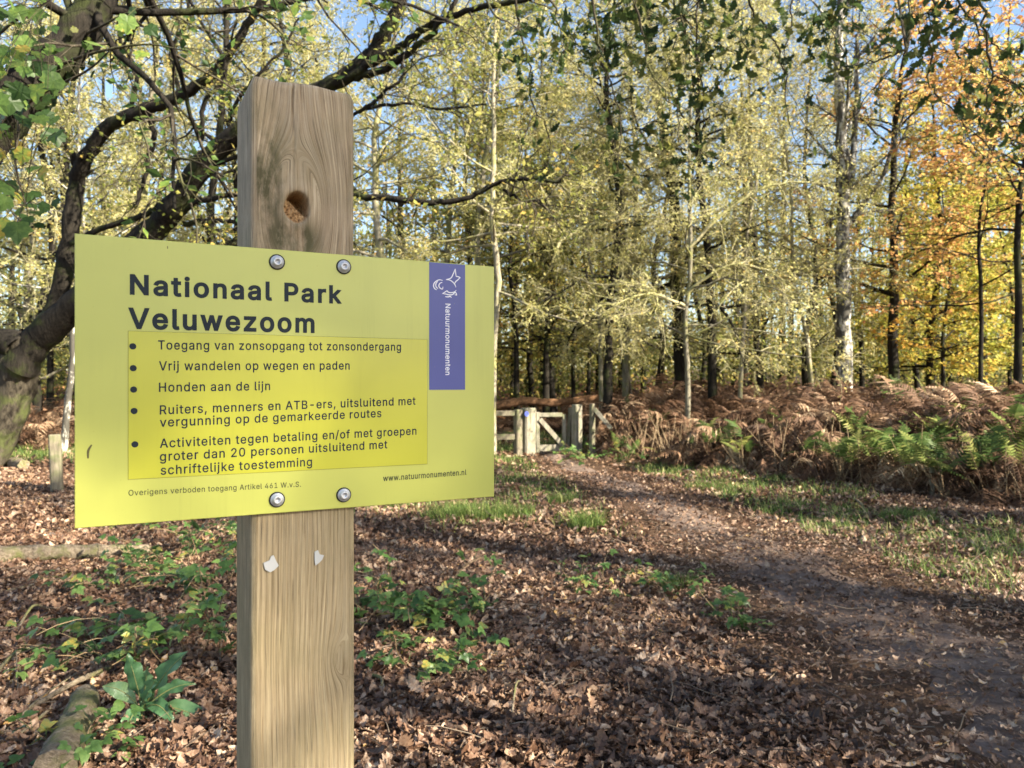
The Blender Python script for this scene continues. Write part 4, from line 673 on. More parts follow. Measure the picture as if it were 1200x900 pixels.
text_part("web_address", "www.natuurmonumenten.nl", (448, 563.5), (545.5, 556), m_grey, panel, TO, .016, cap=6.4, track=.02)
text_part("logo_lettering", "Natuurmonumenten", (521, 356), (521, 439.5), m_white, panel, PO + .0005, .014, vertical=True, cap=5.8, track=.01)

def disc(s, z, r, n=20, ry=None):
    a = np.linspace(0, 2 * np.pi, n, endpoint=False); return s + r * np.cos(a), z + (ry or r) * np.sin(a)
for px, py in ((155.5, 406), (156, 431.5), (156.5, 456.5), (157, 481.5), (158, 520.5)):
    s, z = sz_(px, py); a, b_ = disc(s, z, .0038)
    g = Geo(); v = onp(np.append(a, s), np.append(b_, z), TB); n = len(a)
    g.add(v, [(q, (q + 1) % n, n) for q in range(n)], smooth=False)
    o = g.build("bullet_dot", m_ink, sign); o.parent = panel; o.location = -(Vector(sign.location) + panel.location)

def stroke(g, pts, w, off):
    """a ribbon along zoomed emblem points"""
    p = np.array([sz_(480 + x / 5, 290 + y / 5) for x, y in pts])
    if len(p) > 2:  # smooth a little
        t = np.linspace(0, len(p) - 1, (len(p) - 1) * 5 + 1); i = np.minimum(t.astype(int), len(p) - 2); f = (t - i)[:, None]
        pm = np.vstack([2 * p[0] - p[1], p, 2 * p[-1] - p[-2]]); a, b_, c, d = pm[i], pm[i + 1], pm[i + 2], pm[i + 3]
        p = .5 * (2 * b_ + (c - a) * f + (2 * a - 5 * b_ + 4 * c - d) * f ** 2 + (3 * b_ - a - 3 * c + d) * f ** 3)
    T = np.gradient(p, axis=0); T /= np.linalg.norm(T, axis=1, keepdims=True) + 1e-9; nn = np.stack([-T[:, 1], T[:, 0]], 1)
    k = len(p); w_ = w * (.55 + .45 * np.sin(np.linspace(.15, np.pi - .15, k)))[:, None]
    q = np.concatenate([p - nn * w_, p + nn * w_])
    g.add(onp(q[:, 0], q[:, 1], off), [(i, i + 1, k + i + 1, k + i) for i in range(k - 1)], smooth=False)
g = Geo()
for L in ([(208, 190), (236, 181), (250, 156), (262, 127)], [(262, 127), (264, 150), (267, 172)], [(267, 172), (279, 173), (291, 178)], [(291, 178), (276, 192), (263, 204), (256, 220)],
          [(208, 190), (230, 193), (248, 205), (260, 220), (266, 235)],
          [(188, 195), (170, 191), (152, 198), (138, 212), (135, 228), (141, 242), (153, 250)],
          [(160, 199), (149, 214), (149, 230), (160, 243)],
          [(186, 206), (172, 212), (166, 227), (174, 240), (187, 245), (190, 232)],
          [(186, 272), (200, 264), (214, 256), (222, 264), (240, 266), (256, 262), (268, 252)],
          [(188, 272), (206, 274), (226, 279), (246, 277), (262, 264), (270, 280), (258, 278)],
          [(203, 290), (220, 291), (232, 288), (240, 295)]):
    stroke(g, L, .0008, PO + .0005)
o = g.build("logo_emblem", m_white, sign); o.parent = panel; o.location = -(Vector(sign.location) + panel.location)
for L, w in (([(107.5, 521), (103.5, 528), (103.2, 537)], .0013), ([(196, 289), (196.3, 292)], .0008)):
    g = Geo(); stroke(g, [((x - 480) * 5, (y - 290) * 5) for x, y in L], w, PO + .0002)
    o = g.build("smudge", m_smut, sign); o.parent = panel; o.location = -(Vector(sign.location) + panel.location)

def lathe_on(name, px, py, prof, mat, parent, n=24):
    """a turned shape standing on the panel; prof = (radius, offset)"""
    s, z = sz_(px, py); a = np.linspace(0, 2 * np.pi, n, endpoint=False); V = []
    for r_, off in prof: V.append(onp(s + r_ * np.cos(a), z + r_ * np.sin(a), off))
    g = Geo(); k = len(prof); i, j = np.meshgrid(np.arange(k - 1), np.arange(n), indexing='ij')
    g.add(np.concatenate(V), np.stack([i * n + j, i * n + (j + 1) % n, (i + 1) * n + (j + 1) % n, (i + 1) * n + j], -1).reshape(-1, 4))
    o = g.build(name, mat, sign)
    if parent is not sign:
        o.parent = parent; o.location = -(Vector(sign.location) + parent.location)
    return o
for px, py in ((324, 307.5), (402, 313), (324, 585), (402, 579.5)):
    w = lathe_on("bolt", px, py, [(.0085, PO - .001), (.0085, PO + .0022), (.0080, PO + .0030), (.0060, PO + .0032), (.0058, PO + .0050), (.0050, PO + .0062), (.0028, PO + .0064), (.0026, PO + .0040), (.0001, PO + .0040)], m_steel, sign)
    lathe_on("washer", px, py, [(.0101, PO), (.0101, PO + .0012), (.0096, PO + .0018), (.0088, PO + .0018), (.0084, PO + .0008)], m_rubber, w)

# ------------------------------------------------------------------ trees
def spline(pts, per=5):
    p = np.array(pts, float); t = np.linspace(0, len(p) - 1, (len(p) - 1) * per + 1); i = np.minimum(t.astype(int), len(p) - 2); f = (t - i)[:, None]
    pm = np.vstack([2 * p[0] - p[1], p, 2 * p[-1] - p[-2]]); a, b, c, d = pm[i], pm[i + 1], pm[i + 2], pm[i + 3]
    return .5 * (2 * b + (c - a) * f + (2 * a - 5 * b + 4 * c - d) * f ** 2 + (3 * b - a - 3 * c + d) * f ** 3)

STY = {  # limbs, first limb height, limb length, start elevation low/high (deg), droop, branches per limb, twigs per branch, leaves per twig, leaf size
    "pale":   dict(nl=30, z0=1.6, L=2.6, e0=5, e1=45, droop=-.03, nb=9, nt=6, lf=5, ls=.08, wob=.24, leaf="pale", twig="twig_pale", flat=.3),
    "bare":   dict(nl=30, z0=1.8, L=2.8, e0=0, e1=45, droop=-.05, nb=11, nt=7, lf=3, ls=.07, wob=.24, leaf="pale", twig="twig_pale", flat=.2),
    "olive":  dict(nl=28, z0=2.6, L=2.7, e0=10, e1=50, droop=-.02, nb=8, nt=6, lf=6, ls=.09, wob=.20, leaf="olive", twig="twig_dark", flat=.5),
    "beech":  dict(nl=30, z0=2.2, L=3.0, e0=5, e1=45, droop=-.02, nb=8, nt=5, lf=8, ls=.095, wob=.14, leaf="beech", twig="twig_dark", flat=.75),
    "orange": dict(nl=26, z0=2.0, L=2.6, e0=8, e1=45, droop=-.01, nb=7, nt=5, lf=5, ls=.115, wob=.16, leaf="orange", twig="twig_dark", flat=.7),
    "yellow": dict(nl=26, z0=1.2, L=2.4, e0=8, e1=45, droop=-.01, nb=7, nt=5, lf=8, ls=.12, wob=.16, leaf="yellow", twig="twig_dark", flat=.7),
    "birch":  dict(nl=24, z0=4.5, L=2.2, e0=35, e1=60, droop=-.08, nb=8, nt=5, lf=4, ls=.06, wob=.16, leaf="pale", twig="twig_dark", flat=.2),
    "tall":   dict(nl=20, z0=6.0, L=2.8, e0=15, e1=55, droop=-.03, nb=8, nt=5, lf=5, ls=.095, wob=.18, leaf="pale", twig="twig_dark", flat=.3),
}
def crown_from(g, P, R, st, r, scale=1.0, tmin=.0, lv=True, geo_tr=None):
    """branches, twigs and leaves on limb lines P (n,k,3)"""
    p, d, rad, t = sprout(P, R, st["nb"], .22, .85, r, flat=st["flat"])
    ln = st["L"] * .38 * scale * r.uniform(.5, 1.1, len(p)) * (1.15 - .6 * t)
    B = grow(p, d, ln, 6, st["wob"], st["droop"], r); RB = np.minimum(rad, .014 * scale)[:, None] * np.linspace(.8, .3, 6)[None]
    V, F = tubes(B, RB, 4); g.add(V, F, 0)
    p, d, rad, t = sprout(B, RB, st["nt"], .15, .75, r, flat=st["flat"])
    ln = .42 * scale * r.uniform(.4, 1.1, len(p))
    T = grow(p, d, ln, 4, st["wob"] * 1.3, st["droop"], r); RT = np.full((len(p), 4), .0052 * scale) * np.linspace(1, .5, 4)[None]
    V, F = tubes(T, RT, 3); g.add(V, F, 0)
    if st["lf"] > 0:
        m = st["lf"]; n = len(T)
        w = r.uniform(.2, 1.05, (n, m)); i = np.minimum((w * 3).astype(int), 2); idx = np.arange(n)[:, None]
        q = (T[idx, i] + (T[idx, i + 1] - T[idx, i]) * (w * 3 - i)[..., None]).reshape(-1, 3) + r.normal(0, .03 * scale, (n * m, 3))
        Nn = r.normal(0, 1, (n * m, 3)); Nn[:, 2] = np.abs(Nn[:, 2]) * (1 + 2 * st["flat"]) + .2
        V, F, nf = leaves(q, st["ls"] * r.uniform(.6, 1.2, n * m), Nn, st.get("tmpl", KITE), r)
        base = np.repeat(np.repeat(r.normal(0, .13, len(P)), st["nb"] * st["nt"])[:n], m)
        rn = np.clip(r.uniform(0, 1, n * m) * .75 + .12 + base, 0, 1)
        g.add(V, F, 1, np.repeat(rn, nf), smooth=False)

def make_tree(name, label, cat, trunk_pts, r0, H, style, bark, group=None, seed=1, extra=(), **over):
    """trunk_pts: world points from the ground up; the stem is carried on to height H"""
    r = np.random.default_rng(seed); st = dict(STY[style]); st.update(over)
    tp = [np.asarray(q, float) for q in trunk_pts]
    base = tp[0].copy()
    while tp[-1][2] < base[2] + H:
        d = tp[-1] - tp[-2]; d = d / max(d[2], .05) * 2.0; d[:2] = d[:2] * .6 + r.normal(0, .12, 2); d[2] = 2.0; tp.append(tp[-1] + d)
    tp[0] = tp[0] - np.array((0, 0, .15))
    P = spline(tp, 5); k = len(P); t = np.linspace(0, 1, k)
    hgt = (P[:, 2] - base[2]) / H
    P[1:, :2] += r.normal(0, r0 * .10, (k - 1, 2)); P[:, 0] += .16 * np.sin(hgt * 7 + seed) * np.clip(hgt * 4, 0, 1) * S(.25, .5, hgt)
    R = r0 * (np.clip(1 - .85 * hgt, .1, 1.05)) ** .9 + .35 * r0 * np.exp(-np.maximum(hgt, 0) * H / .25)
    root = thing(name, label, cat, base, group)
    gt = Geo(); V, F = tubes(P[None], R[None], 9); gt.add(V, F, 0)
    gc = Geo()
    nl = st["nl"]
    if nl:
        u = np.sort(r.uniform(0, 1, nl)); zl = st["z0"] + (H - .3 - st["z0"]) * u
        lp = np.stack([np.interp(zl, P[:, 2] - base[2], P[:, c]) for c in range(3)], 1); lr = np.interp(zl, P[:, 2] - base[2], R)
        az = np.arange(nl) * 2.4 + r.uniform(-.5, .5, nl); el = np.radians(st["e0"] + (st["e1"] - st["e0"]) * u + r.normal(0, 9, nl))
        d = np.stack([np.cos(az) * np.cos(el), np.sin(az) * np.cos(el), np.sin(el)], 1)
        ln = st["L"] * r.uniform(.6, 1.15, nl) * (1.1 - .65 * u)
        L = grow(lp, d, ln, 8, st["wob"] * .8, st["droop"] * .6, r); RL = np.minimum(lr * .5, .02 + .012 * ln)[:, None] * np.linspace(1, .22, 8)[None]
        V, F = tubes(L, RL, 5); gt.add(V, F, 0)
        crown_from(gc, L, RL, st, r)
    for (pp, ra, rb, *sp) in extra:   # limbs the photo shows
        q = spline(pp, 5); kk = len(q); q[1:] += r.normal(0, .012, (kk - 1, 3)); rr = np.linspace(ra, rb, kk)
        V, F = tubes(q[None], rr[None], 7); (gc if sp else gt).add(V, F, 0)
        crown_from(gc, q[None], rr[None], dict(st, nb=26, nt=8, L=4.2, droop=-.10, wob=.26, lf=2) if sp else dict(st, nb=10), r)
    gt.build("trunk", M[bark], root)
    if gc.n: gc.build("crown", [M[st["twig"]], M[st["leaf"]]], root)
    return root

def copy_tree(src, loc, rz, sc_, label=None, group=None):
    o = src.copy(); COL.objects.link(o); o.location = loc; o.rotation_euler = (0, 0, rz); o.scale = (sc_, sc_, sc_)
    if label: o["label"] = label
    if group: o["group"] = group
    for ch in src.children:
        c = ch.copy(); COL.objects.link(c); c.parent = o
    return o

def px_trunk(Y, pix):
    """stem through photograph pixels at distance Y, from the ground up"""
    pts = [at(a, b, Y) for a, b in pix]; x0 = pts[0][0]; pts[0] = np.array((x0, Y, float(hfun(x0, Y)))); return [pts[0]] + [p for p in pts[1:] if p[2] > pts[0][2] + .3]

WOOD = "trees in the wood behind the sign"
# trees one can tell apart, from the photograph
make_tree("birch_tree", "white-barked birch rising from the bracken, forked above eye level", "tree", px_trunk(17, [(988, 455), (988, 380), (987, 300), (986, 235), (984, 150), (988, 60), (1000, -60)]), .185, 14, "birch", "birch", WOOD, 31,
          extra=[([at(990, 268, 17), at(1012, 240, 16.9), at(1034, 208, 16.7), at(1046, 172, 16.5), at(1062, 130, 16.3)], .07, .02), ([at(988, 262, 17), at(998, 200, 17.1), at(1003, 130, 17.2), at(1004, 40, 17.2)], .10, .04)])
make_tree("oak_tree", "dark slim trunk beside the birch under orange leaves", "tree", px_trunk(19, [(1047, 440), (1047, 350), (1049, 270), (1054, 190), (1058, 90)]), .14, 11, "orange", "bark_dark", WOOD, 32, nl=30, z0=3.0,
          extra=[([at(1052, 340, 19), at(1070, 322, 18.7), at(1090, 305, 18.2), at(1110, 280, 17.8)], .05, .015)])
make_tree("oak_tree", "orange-leaved oak at the edge of the bracken beyond the birch", "tree", px_trunk(16.5, [(1150, 440), (1150, 350), (1156, 260), (1168, 150), (1172, 60)]), .055, 9.5, "orange", "bark_dark", WOOD, 33, nl=34, z0=2.6, L=3.1)
make_tree("oak_tree", "dark trunk at the very edge of the wood among orange leaves", "tree", px_trunk(15, [(1192, 440), (1194, 330), (1199, 230), (1204, 120)]), .085, 10, "orange", "bark_dark", WOOD, 34, nl=28, z0=3.2, L=2.8)
make_tree("young_oak", "low yellow-leaved young oak behind the green ferns", "tree", px_trunk(19.5, [(1105, 425), (1105, 340), (1108, 260), (1110, 200)]), .06, 6.2, "yellow", "bark_dark", WOOD, 35)
make_tree("young_oak", "low yellow-green sapling behind the far end of the ferns", "tree", px_trunk(21, [(1185, 420), (1180, 340), (1176, 260), (1176, 200)]), .06, 6.5, "yellow", "bark_dark", WOOD, 36, leaf="yellow")
make_tree("oak_tree", "dark straight trunk beside the gate with mossy base", "tree", px_trunk(18, [(712, 478), (713, 420), (715, 360), (718, 300), (722, 220), (718, 120)]), .125, 12, "bare", "bark_dark", WOOD, 37, z0=2.6)
make_tree("oak_tree", "thick dark trunk in the bracken with its crown bending over the gate", "tree", px_trunk(19, [(799, 458), (797, 400), (792, 320), (789, 250), (782, 150), (768, 60)]), .19, 14, "bare", "bark_dark", WOOD, 38, z0=3.2, L=3.4, nl=34,
          extra=[([at(a, b, Y) for a, b, Y in L], .055, .018, 1) for L in ([(790, 255, 19), (745, 266, 18.4), (700, 262, 18), (662, 278, 17.6), (652, 300, 17.4), (668, 322, 17.2), (705, 334, 17), (742, 331, 16.9)],
                                                                       [(785, 200, 19), (835, 165, 18.6), (895, 118, 18.2), (945, 70, 18)], [(791, 310, 19), (830, 285, 18.4), (880, 270, 18), (930, 285, 17.6), (960, 320, 17.3)], [(787, 230, 19), (740, 180, 18.6), (690, 150, 18.3), (640, 150, 18)])])
make_tree("oak_tree", "slender half-dark trunk between the thick trunk and the leaning pale stems", "tree", px_trunk(17.5, [(836, 468), (834, 400), (832, 330), (829, 240), (824, 130), (822, 30)]), .115, 12, "bare", "bark_dark", WOOD, 39, z0=2.4)
make_tree("pale_sapling", "thin pale stem leaning towards the birch, bare below", "tree", px_trunk(17.2, [(866, 452), (870, 410), (876, 340), (880, 280), (884, 200)]), .055, 9, "bare", "bark_pale", WOOD, 40, z0=2.6, nl=22)
make_tree("pale_sapling", "thin pale stem leaning away from the birch", "tree", px_trunk(17.6, [(956, 442), (946, 400), (933, 340), (924, 270), (915, 190)]), .06, 9, "bare", "bark_pale", WOOD, 41, z0=2.8, nl=22)
make_tree("oak_tree", "grey-green trunk just behind the dark trunk at the gate", "tree", px_trunk(19.5, [(734, 458), (733, 400), (735, 330), (738, 250), (742, 150)]), .10, 11, "pale", "bark_grey", WOOD, 42, z0=2.8)
make_tree("oak_tree", "pale bent stem crossing behind the dark trunk at the gate", "tree", px_trunk(20.5, [(706, 450), (703, 400), (695, 350), (688, 300), (690, 220)]), .075, 9, "bare", "bark_pale", WOOD, 43, z0=3.0, nl=18)
make_tree("oak_tree", "pale mossy stem with long drooping twigs over the bracken", "tree", px_trunk(15.5, [(805, 500), (806, 440), (803, 380), (808, 300), (815, 210), (820, 100)]), .06, 9.5, "bare", "bark_grey", WOOD, 44, z0=2.0, L=3.4, nl=26,
          extra=[([at(a, b, Y) for a, b, Y in L], .035, .012, 1) for L in ([(804, 345, 15.5), (850, 312, 15.2), (900, 318, 15), (945, 350, 14.8)], [(804, 360, 15.5), (768, 345, 15.2), (732, 352, 15), (700, 372, 14.9)], [(808, 290, 15.5), (860, 240, 15.3), (915, 215, 15.1), (970, 215, 15)])])
make_tree("birch_tree", "pale crooked stem half hidden by the edge of the yellow board", "tree", px_trunk(16, [(576, 500), (579, 400), (584, 330), (581, 260), (588, 180), (584, 90)]), .085, 12, "pale", "bark_pale", WOOD, 45, z0=3.4)
make_tree("oak_tree", "pale crooked trunk showing beside the top of the post", "tree", px_trunk(18, [(452, 470), (450, 340), (447, 270), (446, 215), (441, 150), (452, 80)]), .12, 13, "pale", "bark_pale", WOOD, 46, z0=3.2)
make_tree("oak_tree", "tall grey trunk above the board, forked near its top", "tree", px_trunk(20, [(560, 480), (560, 330), (563, 240), (568, 160), (576, 90), (577, 40)]), .115, 14, "olive", "bark_grey", WOOD, 47, z0=4.5)
make_tree("oak_tree", "grey-brown trunk above the board between the pale trunk and the forked trunk", "tree", px_trunk(22, [(524, 480), (524, 330), (522, 240), (530, 150), (528, 60)]), .11, 14, "pale", "bark_grey", WOOD, 48, z0=4.0)
make_tree("beech_tree", "golden-leaved beech in layered sprays beyond the gate", "tree", px_trunk(25, [(640, 462), (640, 400), (641, 330), (645, 240)]), .12, 10.5, "beech", "bark_dark", WOOD, 49)
make_tree("beech_tree", "young golden-green beech directly above the gate", "tree", px_trunk(27, [(672, 460), (672, 400), (674, 330)]), .09, 9, "beech", "bark_dark", WOOD, 50, z0=2.4)
make_tree("beech_tree", "golden-brown beech beside the edge of the yellow board", "tree", px_trunk(24, [(606, 468), (605, 400), (603, 330), (606, 250)]), .10, 10, "beech", "bark_dark", WOOD, 51, z0=2.8)
make_tree("oak_tree", "pale moss-flecked trunk seen between the old oak's branches", "tree", px_trunk(21, [(170, 480), (172, 330), (173, 250), (177, 180), (178, 90)]), .19, 14, "pale", "bark_grey", WOOD, 52, z0=3.5)
make_tree("oak_tree", "grey straight trunk just behind the mossy trunk through the old oak's branches", "tree", px_trunk(25, [(150, 470), (156, 330), (160, 220), (160, 100)]), .13, 15, "pale", "bark_grey", WOOD, 53, z0=4)
make_tree("birch_tree", "thin black-and-white birch stem behind the short wooden post", "tree", px_trunk(16.5, [(73, 540), (79, 480), (84, 430), (86, 370), (90, 300)]), .075, 9, "pale", "birch", WOOD, 54, z0=2.6)
make_tree("oak_tree", "mid-height pale oak behind the old oak's trunk", "tree", px_trunk(22, [(28, 470), (30, 380), (33, 280), (30, 180)]), .12, 12, "pale", "bark_grey", WOOD, 55, z0=1.4, L=3)
for q, (px, Y, r0, sd, lab) in enumerate(((599, 33, .085, 60, "slim sunlit trunk beyond the fence rails"), (617, 36, .10, 61, "slim dark trunk straight behind the gate post"), (655, 38, .10, 62, "slim dark trunk far beyond the gate opening"), (688, 30, .09, 63, "slim dark trunk in shade between the gate and the bent pale stem"))):
    x_ = (px - 600) / 900 * Y; z_ = float(hfun(x_, Y))
    make_tree("beech_tree", lab, "tree", [(x_, Y, z_), (x_ + .1, Y, z_ + 3), (x_, Y + .2, z_ + 6)], r0, 12, "beech", "bark_grey" if q == 0 else "bark_dark", WOOD, sd, z0=3.6, nl=22)

# fill of the wood: four kinds, copied
protos = []
for nm, style, bark, H, sd, kw in (("oak_tree", "pale", "bark_dark", 13, 70, {}), ("oak_tree", "olive", "bark_dark", 14, 71, dict(z0=1.6)), ("beech_tree", "beech", "bark_dark", 12, 72, dict(z0=1.4)), ("oak_tree", "bare", "bark_dark", 13, 73, dict(lf=3, ls=.07)), ("oak_tree", "yellow", "bark_dark", 10, 74, {})):
    protos.append((nm, style, make_tree(nm, "x", "tree", [(0, 0, 0), (.30, .1, 2.4), (-.1, .3, 5), (.35, .2, 7.5)], .115, H, style, bark, None, sd, **kw)))
spots = [(0, 60, 27), (3, -60, 24), (3, 110, 29), (3, 250, 30), (3, 300, 23), (0, 390, 25), (2, 480, 27), (1, 545, 26), (2, 570, 32),
         (2, 625, 31), (2, 700, 33), (3, 740, 25), (3, 765, 22), (3, 895, 24), (3, 945, 23), (0, 970, 25), (4, 1010, 26), (2, 1080, 27), (4, 1090, 23), (4, 1150, 25), (4, 1215, 22), (0, 1140, 32), (4, 1250, 28), (0, 20, 33), (0, 95, 20), (3, 235, 20), (0, 285, 23), (0, 200, 26), (3, 45, 21), (0, 345, 22), (0, 1205, 34), (3, 820, 31), (1, 440, 33), (1, 650, 27)]
KIND = {"pale": "pale yellow-leaved oak", "olive": "olive-green oak", "beech": "golden-brown beech", "bare": "nearly bare lichen-grey oak", "yellow": "yellow-leaved young oak"}
used = set()
for q, (kx, px, Y) in enumerate(spots):
    nm, style, src = protos[kx]
    where = "behind the old oak's branches" if px < 280 else "behind the post and above the board" if px < 580 else "in the shade beyond the gate" if px < 720 else "behind the bracken between gate and birch" if px < 985 else "behind the ferns past the birch"
    lab = KIND[style] + " deeper in the wood " + where; grp = KIND[style] + "s " + where
    loc = on_ground(px, Y)
    s_ = (.85 if px > 360 else 1.0) + .3 * rng.uniform()
    if kx not in used:
        used.add(kx); src.location = loc; src.rotation_euler = (0, 0, rng.uniform(0, 6.28)); src.scale = (s_,) * 3; src["label"] = lab; src["group"] = grp
    else: copy_tree(src, loc, rng.uniform(0, 6.28), s_, lab, grp)

# the far wood, one mass
g = Geo(); r = np.random.default_rng(5)
n = 250; Y = r.uniform(32, 85, n); X = r.uniform(-.85, .85, n) * Y; H = r.uniform(9, 16, n); Zb = hfun(X, Y)
P = np.stack([np.stack([X + r.normal(0, .3, n) * q, Y, Zb + H * q - .2], 1) for q in (0, .3, .6, 1)], 1)
V, F = tubes(P, r.uniform(.10, .22, n)[:, None] * np.array([1, .85, .6, .2])[None], 5); g.add(V, F, 0)
ncl = 20
cx = np.repeat(np.arange(n), ncl); u = r.uniform(.10, .92, n * ncl); rad = 2.6 * (1.1 - u) ** .5
a = r.uniform(0, 6.28, n * ncl); c = np.stack([X[cx] + rad * np.cos(a) * r.uniform(.3, 1, n * ncl), Y[cx] + rad * np.sin(a), Zb[cx] + H[cx] * u], 1)
m = 34; q = np.repeat(c, m, 0) + r.normal(0, 1, (len(c) * m, 3)) * np.array([.75, .75, .35])
hi = np.repeat(u, m)
V, F, nf = leaves(q, r.uniform(.14, .30, len(q)), r.normal(0, 1, q.shape), KITE, r)
sel = np.repeat(r.uniform(0, 1, n)[cx] < .45, m)
g.add(V[np.repeat(sel, 4)], np.arange(sel.sum() * 4).reshape(-1, 4), 1, r.uniform(0, 1, sel.sum()), False)
g.add(V[np.repeat(~sel, 4)], np.arange((~sel).sum() * 4).reshape(-1, 4), 2, r.uniform(0, 1, (~sel).sum()), False)
# undergrowth with sunlight put into its leaf colour
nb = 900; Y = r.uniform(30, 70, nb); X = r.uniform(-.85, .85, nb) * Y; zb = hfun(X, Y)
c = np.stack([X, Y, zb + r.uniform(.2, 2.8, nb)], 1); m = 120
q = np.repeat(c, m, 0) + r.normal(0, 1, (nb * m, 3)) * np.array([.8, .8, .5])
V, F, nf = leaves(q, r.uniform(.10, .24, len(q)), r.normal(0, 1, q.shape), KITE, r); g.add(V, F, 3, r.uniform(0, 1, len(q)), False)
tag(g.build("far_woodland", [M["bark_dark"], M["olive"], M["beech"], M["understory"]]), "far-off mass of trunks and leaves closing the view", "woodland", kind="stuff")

# ------------------------------------------------------------------ the old oak with its dark limbs
def limb(pix, per=6):
    return spline([at(a, b, Y) for a, b, Y in pix], per)
def old_oak():
    r = np.random.default_rng(8)
    base = on_ground(-8, 13.6); root = thing("old_oak", "old oak with thick dark crooked limbs reaching over the board", "tree", base, WOOD)
    g = Geo(); gc = Geo()
    def add(pix, w0, w1, sides=10, tw=True, nb=9, jit=.012):
        q = limb(pix); k = len(q); q[1:] += r.normal(0, jit, (k - 1, 3)) * np.array((1, .4, 1))
        Ys = q[:, 1]; R = np.linspace(w0, w1, k) * .41 * Ys / 900
        R = R * (1 + .05 * np.sin(np.arange(k) * .9 + r.uniform(0, 6)) + r.normal(0, .02, k))
        V, F = tubes(q[None], R[None], sides)
        g.add(V, F, 0)
        if tw: crown_from(gc, q[None], R[None], dict(STY["pale"], nb=nb, nt=6, lf=3, L=3.4, ls=.08, wob=.26, flat=.1), r)
    b0 = base[2]
    tr = [np.array((base[0] - .22, 13.6, b0 - .2)), np.array((base[0] - .14, 13.6, b0 + .2)), at(4, 500, 13.6), at(19, 455, 13.5), at(24, 425, 13.4), at(40, 395, 13.3)]
    q = spline(tr, 6); k = len(q); R = np.interp(np.arange(k), [0, 5, 12, 18, 24, 30], [.42, .34, .29, .285, .33, .26])
    V, F = tubes(q[None], R[None], 24); 
    # ridged bark
    ang = np.tile(np.arange(24), k); V = V + nrm(V - np.repeat(q, 24, 0)) * (.025 * np.sin(ang * 2.6 + np.repeat(np.arange(k), 24) * .35) + r.normal(0, .012, len(V)))[:, None]
    g.add(V, F, 1)
    add([(-40, 400, 13.4), (-5, 400, 13.3), (25, 405, 13.2)], 44, 40, tw=False)
    add([(24, 430, 13.3), (50, 392, 13.2), (95, 352, 12.8), (140, 305, 12.4), (185, 265, 12.1), (212, 232, 11.8), (240, 190, 11.5), (290, 148, 11.2), (345, 120, 11), (400, 92, 10.8), (438, 60, 10.6), (462, 20, 10.4), (478, -30, 10.2), (500, -90, 10)], 46, 13, 12, nb=16)
    add([(392, 98, 10.8), (430, 78, 10.6), (475, 50, 10.4), (508, 26, 10.1), (545, 14, 9.8), (600, 2, 9.5), (680, -12, 9.2)], 14, 6, nb=14)
    add([(398, 96, 10.8), (440, 84, 10.6), (480, 62, 10.3), (520, 22, 10.0), (545, -20, 9.9)], 13, 6)
    add([(36, 400, 13.2), (60, 372, 13.1), (74, 325, 13.0), (82, 270, 12.9), (90, 212, 12.8), (104, 180, 12.6), (130, 146, 12.4), (175, 128, 12.1), (212, 112, 11.9), (245, 90, 11.7), (266, 66, 11.5), (290, 28, 11.3), (312, -8, 11.1), (330, -60, 11)], 28, 9, nb=18)
    add([(92, 208, 12.8), (86, 185, 12.7), (76, 165, 12.6), (72, 150, 12.6)], 11, 6)
    add([(84, 285, 12.6), (118, 268, 12.4), (160, 255, 12.2), (190, 240, 12), (212, 215, 11.8), (236, 195, 11.6)], 8, 9)
    add([(205, 250, 11.9), (235, 236, 11.7), (282, 226, 11.5), (330, 212, 11.3)], 9, 6)
    add([(215, 262, 12.0), (245, 258, 11.8), (285, 262, 11.6), (330, 270, 11.4)], 8, 5)
    add([(230, 205, 11.6), (262, 190, 11.4), (300, 176, 11.2)], 8, 5)
    add([(172, 128, 12.1), (180, 160, 12.2), (172, 200, 12.2), (160, 240, 12.2)], 9, 5)
    add([(236, 165, 11.6), (240, 120, 11.4), (262, 95, 11.3), (258, 60, 11.2), (232, 20, 11.1), (215, -20, 11)], 7, 4)
    add([(270, 150, 11.3), (276, 120, 11.2), (300, 90, 11), (330, 60, 10.9), (350, 20, 10.8)], 6, 3)
    add([(330, 128, 11.1), (370, 150, 10.9), (412, 222, 10.4), (450, 232, 10.2), (500, 236, 10.0), (540, 234, 9.9), (575, 218, 9.8), (612, 210, 9.6), (660, 212, 9.5)], 12, 5, nb=14)
    add([(590, 222, 9.8), (610, 234, 9.7), (640, 236, 9.6)], 5, 3)
    add([(345, 130, 11), (400, 138, 10.6), (430, 125, 10.4), (450, 108, 10.3), (470, 92, 10.2), (472, 75, 10.2)], 6, 4)
    add([(425, 128, 10.5), (470, 122, 10.4), (520, 128, 10.3), (570, 122, 10.2)], 5, 3)
    add([(150, 140, 12.3), (160, 90, 12.2), (140, 40, 12.1), (150, -20, 12)], 7, 4)
    add([(210, 110, 11.9), (200, 60, 11.8), (222, 20, 11.7), (210, -30, 11.6)], 6, 4)
    add([(-20, 395, 13.3), (-60, 330, 13.2), (-80, 240, 13), (-60, 130, 12.8), (-90, 20, 12.6)], 40, 20, nb=14)
    g.build("trunk", [M["bark_dark"], M["bark"]], root); gc.build("crown", [M["twig_dark"], M["olive"]], root)  # limbs take the bark with shade painted in, trunk the lighter bark
old_oak()

